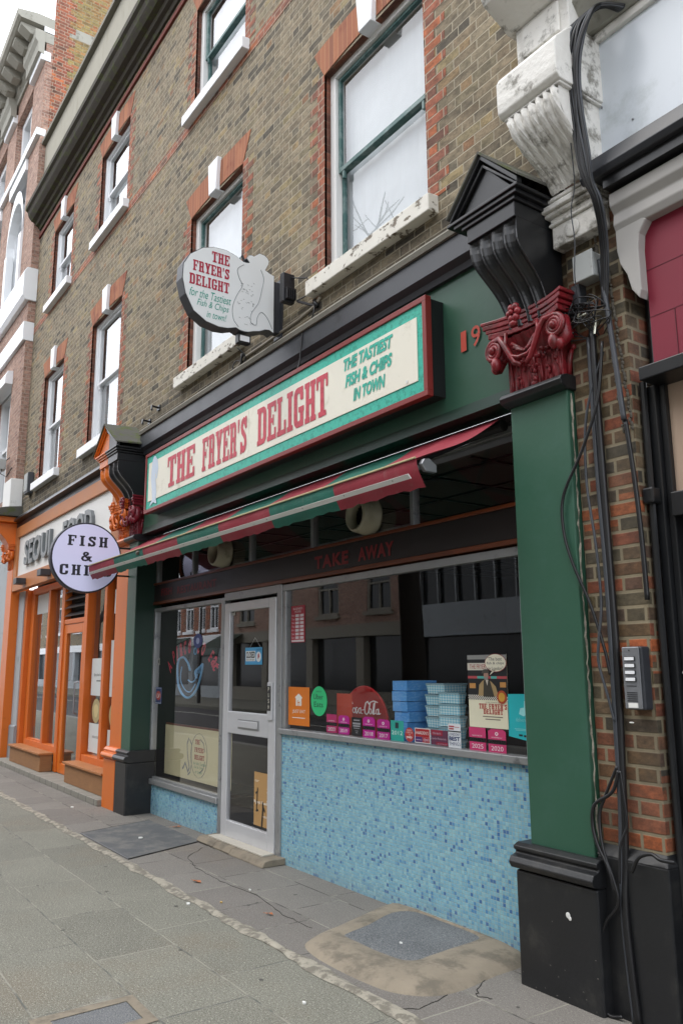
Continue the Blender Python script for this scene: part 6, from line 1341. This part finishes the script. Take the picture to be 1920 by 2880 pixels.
# peeled sealant either side of the conduit
g = MB(); z = 3.95
while z > 2.75:
    for s in (-1, 1): g.ball((-2.5+(3.95-z)*.085+s*.024+random.uniform(-.006, .006), yc+.02, z), .007, .012, random.uniform(.008, .018), 6, 4)
    z -= .022
tag(g.build('sealant_strip', P('crumbly_sealant', hx('5a554c'), .9, .3, 30.)), 'crumbling sealant strip along the conduit on the upper pier', 'sealant')
# bundle over the white bracket
for k in range(14):
    f = (k % 7)/6*1.25-.1; ly = .014*(k//7); J = lambda q=.010: random.uniform(-q, q)
    pts = [(-2.20+.03*f, YW-.10, 5.0+J()), (-2.27+.02*f, -.38-ly, 5.02+J()), (-2.40+.12*f+J(), -.46-ly, 4.93), (-2.425+.09*f+J(.012), -.475-ly, 4.78), (-2.42+.06*f+J(), -.47-ly, 4.62), (-2.41+.04*f+J(), -.46-ly, 4.42), (-2.41+.045*f+J(), -.44-ly, 4.20), (-2.39+.03*f+J(), -.42-ly, 4.05), (-2.37+.02*f+J(), -.38-ly, 3.92), (-2.42+.02*f, -.28-ly, 3.72), (-2.47+.02*f, -.25, 3.45)]
    cab('bundled_cable', pts, random.uniform(.006, .010), 'black cable in the thick bundle draped over the white bracket', 'rubber' if k % 3 else 'cablegrey', grp='cables bundled over the white bracket')
cab('thin_wire', [(-2.45, -.45, 4.30), (-2.475, -.41, 4.09), (-2.515, -.40, 3.96), (-2.52, -.38, 3.8), (-2.55, -.36, 3.6), (-2.61, -.26, 3.42)], .003, 'thin grey wire hanging straight down in front of the white bracket', 'cablegrey', grp=None)
o = MB().box(-2.595, -2.475, -.30, -.205, 3.61, 3.745).build('junction_box', 'boxgrey', None, bevel=.008); tag(o, 'pale grey junction box on the pier below the white bracket', 'junction box'); MB().box(-2.60, -2.47, -.312, -.3005, 3.60, 3.755).build('lid', 'boxgrey', o, bevel=.006)
o = MB().box(-2.655, -2.598, -.27, -.205, 3.50, 3.62).build('junction_box', 'cablegrey', None, bevel=.008); tag(o, 'smaller dark grey junction box left of and below the pale one', 'junction box')
for k in range(12):
    a = [(-2.64+random.uniform(-.05, .06), YW-.03, 3.52+random.uniform(-.05, .05))]; 
    for j in range(4): a.append((a[0][0]+random.uniform(-.10, .20)*(j+1)/3, YW-.05-random.uniform(0, .06), 3.42+random.uniform(-.10, .10)))
    a.append((-2.56+random.uniform(-.05, .08), YW-.03, 3.3))
    cab('tangled_wire', a, .0035, 'thin black wire in the tangle beside the red capital', 'rubber', grp='tangled wires beside the red capital')
g = MB().tube([(-2.66, YW-.07, 3.415), (-2.61, YW-.075, 3.425), (-2.56, YW-.07, 3.43)], .006, 6); g.tube([(-2.62, YW-.07, 3.40), (-2.60, YW-.08, 3.45)], .008, 6); g.tube([(-2.52, YW-.07, 3.30), (-2.505, YW-.07, 3.37)], .006, 6); tag(g.build('wire_connector', P('shiny_connector', hx('c8c8b8'), .2, .05, 5., .02, .7)), 'shiny metal connector in the wire tangle beside the red capital', 'connector')
# intercom
IC = thing('intercom', 'steel door intercom with four name buttons on the brick pier', 'intercom', (-2.43, -.21, 1.39))
MB().box(-2.475, -2.375, -.275, -.211, 1.388, 1.682).build('back_box', 'greyblack', IC, bevel=.008)
MB().box(-2.478, -2.385, -.285, -.2755, 1.392, 1.68).build('face_plate', 'steel', IC, bevel=.004)
for k in range(4):
    z = 1.625-.032*k; b_ = MB().box(-2.465, -2.406, -.290, -.2855, z-.011, z+.011).build('button', 'black', IC, bevel=.002); MB().box(-2.461, -2.410, -.293, -.2903, z-.0075, z+.0075).build('name_strip', 'whiteclean', b_)
g = MB()
for k in range(5): g.box(-2.462, -2.406, -.2875, -.2855, 1.428+.0095*k, 1.431+.0095*k)
g.box(-2.462, -2.408, -.2875, -.2855, 1.497, 1.4995); g.disc((-2.436, -.2855, 1.664), (0, -1, 0), .003, .002, 8); g.build('speaker_slots', 'black', IC)
MB().box(-2.458, -2.406, -.2878, -.2856, 1.398, 1.42).build('sticker', 'paper', IC)
g = MB().ball((-2.49, YW-.03, 1.325), .014, .006, .004); g.ball((-2.545, YW-.03, 2.43), .008, .005, .008); tag(g.build('wall_plug', 'paper'), 'small white plug in the brick just below the intercom', 'wall plug')

# ================================================================ OPPOSITE SIDE OF THE STREET (seen mirrored in the glass)
def opposite(x0, x1, H, mat, storeys, ww, wh, gapx, z0, dz, label, name='terrace_building', white='whiteclean', base='greywall', yb=-15.5):
    T_ = thing(name, label, 'building', ((x0+x1)/2, yb, 0)); ops = []
    nxw = int((x1-x0)/gapx); off = ((x1-x0)-nxw*gapx)/2
    for s in range(storeys):
        for k in range(nxw): a = x0+off+gapx*k+(gapx-ww)/2; ops.append((a, a+ww, z0+dz*s, z0+dz*s+wh))
    g = MB(); wall(g, x0, x1, 3.25, H, ops, yb, -.2, 0, 0); g.quad((x1, yb, 0), (x1, yb-8, 0), (x1, yb-8, H), (x1, yb, H)); g.quad((x0, yb, 0), (x0, yb-8, 0), (x0, yb-8, H), (x0, yb, H)); g.box(x0, x1, yb-8, yb-.3, H-.3, H)
    g.build('wall', mat, T_)
    for a, b, c, e in ops:
        f = MB(); y = yb-.1
        f.box(a, a+.12, y-.05, y+.06, c, e); f.box(b-.12, b, y-.05, y+.06, c, e); f.box(a+.12, b-.12, y-.05, y+.06, e-.12, e); f.box(a+.12, b-.12, y-.05, y+.06, c, c+.1); f.box(a+.12, b-.12, y-.05, y+.06, (c+e)/2-.04, (c+e)/2+.04); f.box((a+b)/2-.03, (a+b)/2+.03, y-.04, y+.05, c+.1, (c+e)/2-.04)
        f.box(a-.1, b+.1, yb-.05, yb+.12, c-.16, c-.002)
        w_ = f.build('window', white, T_); MB().quad((a, y-.03, c), (b, y-.03, c), (b, y-.03, e), (a, y-.03, e)).build('pane', 'darkpane', w_)
    MB().box(x0, x1, yb-.3, yb+.35, H-.6, H-.305).build('cornice', white, T_)
    g = MB().box(x0, x1, yb-.3, yb+.02, 0, .6); k = x0
    while k < x1-.3: g.box(k, k+.5, yb-.25, yb+.1, .601, 2.745); k += 3.8
    g.build('shop_piers', base, T_); MB().box(x0, x1, yb-.3, yb+.15, 2.75, 3.245).build('shop_fascia', white, T_); MB().quad((x0, yb-.2, .6), (x1, yb-.2, .6), (x1, yb-.2, 2.745), (x0, yb-.2, 2.745)).build('shop_glass', 'darkpane', T_)
    return T_
M['stonetrim'] = P('sooty_stone', hx('8d887c'), .8, .2, 2., .3)
M['darkpane'] = P('dark_window_glass', hx('23282b'), .15, .2, .6, .02)
opposite(-110, -58, 14, 'stock', 3, 1.2, 2.2, 2.9, 4.3, 3.2, 'brown brick terrace far down the street on the other side', base='greywall')
opposite(-58, -38.2, 13.5, 'red', 3, 1.05, 2.5, 1.65, 3.55, 3.3, 'red brick terrace with close set white sash windows across the street')
opposite(-38.0, -23.2, 13, 'redwall', 3, 1.6, 2.2, 3.6, 3.7, 3.2, 'paler red brick block with a cornice over its shops, across the street', white='stonetrim', base='stonetrim')
opposite(-17.2, 14, 13, 'stock', 3, 1.2, 1.9, 3.0, 4.3, 3.0, 'brown brick terrace opposite the right end of the shop')
T_ = thing('concrete_office', 'grey concrete office block with ribbon windows across the street', 'building', (-20.2, -15.5, 0))
for s in range(4): z = 2.62+3.1*s; MB().box(-23.0, -17.4, -16, -15.4, z, z+1.12).build('concrete_band', 'greywall', T_)
MB().box(-23.0, -17.4, -23, -15.9, 0, 14.2).build('wall', 'darkpane', T_)
g = MB(); x = -23.
while x < -17.5: g.box(x, x+.05, -15.88, -15.75, 3.75, 14.0); x += .95
g.build('mullions', 'alu', T_)
for a, b in ((-45.5, -42.5), (-38.5, -36.0)):
    T_ = MB().extx([(-15.3, 3.2), (-13.9, 2.45), (-13.9, 2.15), (-13.93, 2.15), (-13.93, 2.42), (-15.3, 3.15)], a, b).build('shop_awning', 'darkgreen'); tag(T_, 'dark green awning on a shop across the street, '+('the farther' if a < -40 else 'the nearer')+' one', 'awning', 'green awnings across the street')
def tree(x, y, H, label, seed):
    random.seed(seed); T_ = thing('plane_tree', label, 'tree', (x, y, 0), 'bare street trees')
    g = MB(); g.tube([(x, y, -.05), (x+.05, y, 1.5), (x-.05, y, 3.2), (x+.1, y, 4.6)], [.27, .22, .19, .18], 12)
    g.build('trunk', P('bark', hx('2f2b26'), .9, .3, 6., .8), T_, smooth=True); c = MB()
    def br(p, d_, L, r, dep):
        pts = [p]; q = Vector(p); dd = Vector(d_).normalized()
        for k in range(3): dd = (dd+Vector((random.uniform(-.25, .25), random.uniform(-.25, .25), random.uniform(-.05, .2)))).normalized(); q = q+dd*L/3; pts.append(tuple(q))
        c.tube(pts, [r, r*.85, r*.7, r*.5], 5)
        if dep:
            for k in range(3): br(pts[random.choice((2, 3))], (dd+Vector((random.uniform(-1, 1), random.uniform(-1, 1), random.uniform(-.2, .7)))), L*.68, r*.5, dep-1)
    for k in range(6): a = k*pi/3+random.random(); br((x+.1, y, 4.2), (cos(a), sin(a), 1.3), H*.30, .10, 3)
    c.build('limbs', P('bark2', hx('2f2b26'), .9, .3, 6., .8), T_)
tree(-10.9, -5.35, 7.6, 'bare plane tree at the near kerb, mirrored in the big window', 1); tree(-50, -12.4, 10, 'bare plane tree across the street in front of the red terrace', 2)
for x, lab in ((-34, 'black lamp post across the street in front of the paler red block'),):
    T_ = thing('lamp_post', lab, 'lamp post', (x, -12.0, 0)); MB().tube([(x, -12.0, -.02), (x, -12.0, 1.2), (x, -12.0, 1.25), (x, -12.0, 7.5), (x, -11.2, 7.9)], [.1, .1, .06, .05, .04], 10).build('post', 'black', T_); MB().ball((x, -10.9, 7.88), .14, .4, .09).build('lantern', 'cablegrey', T_)
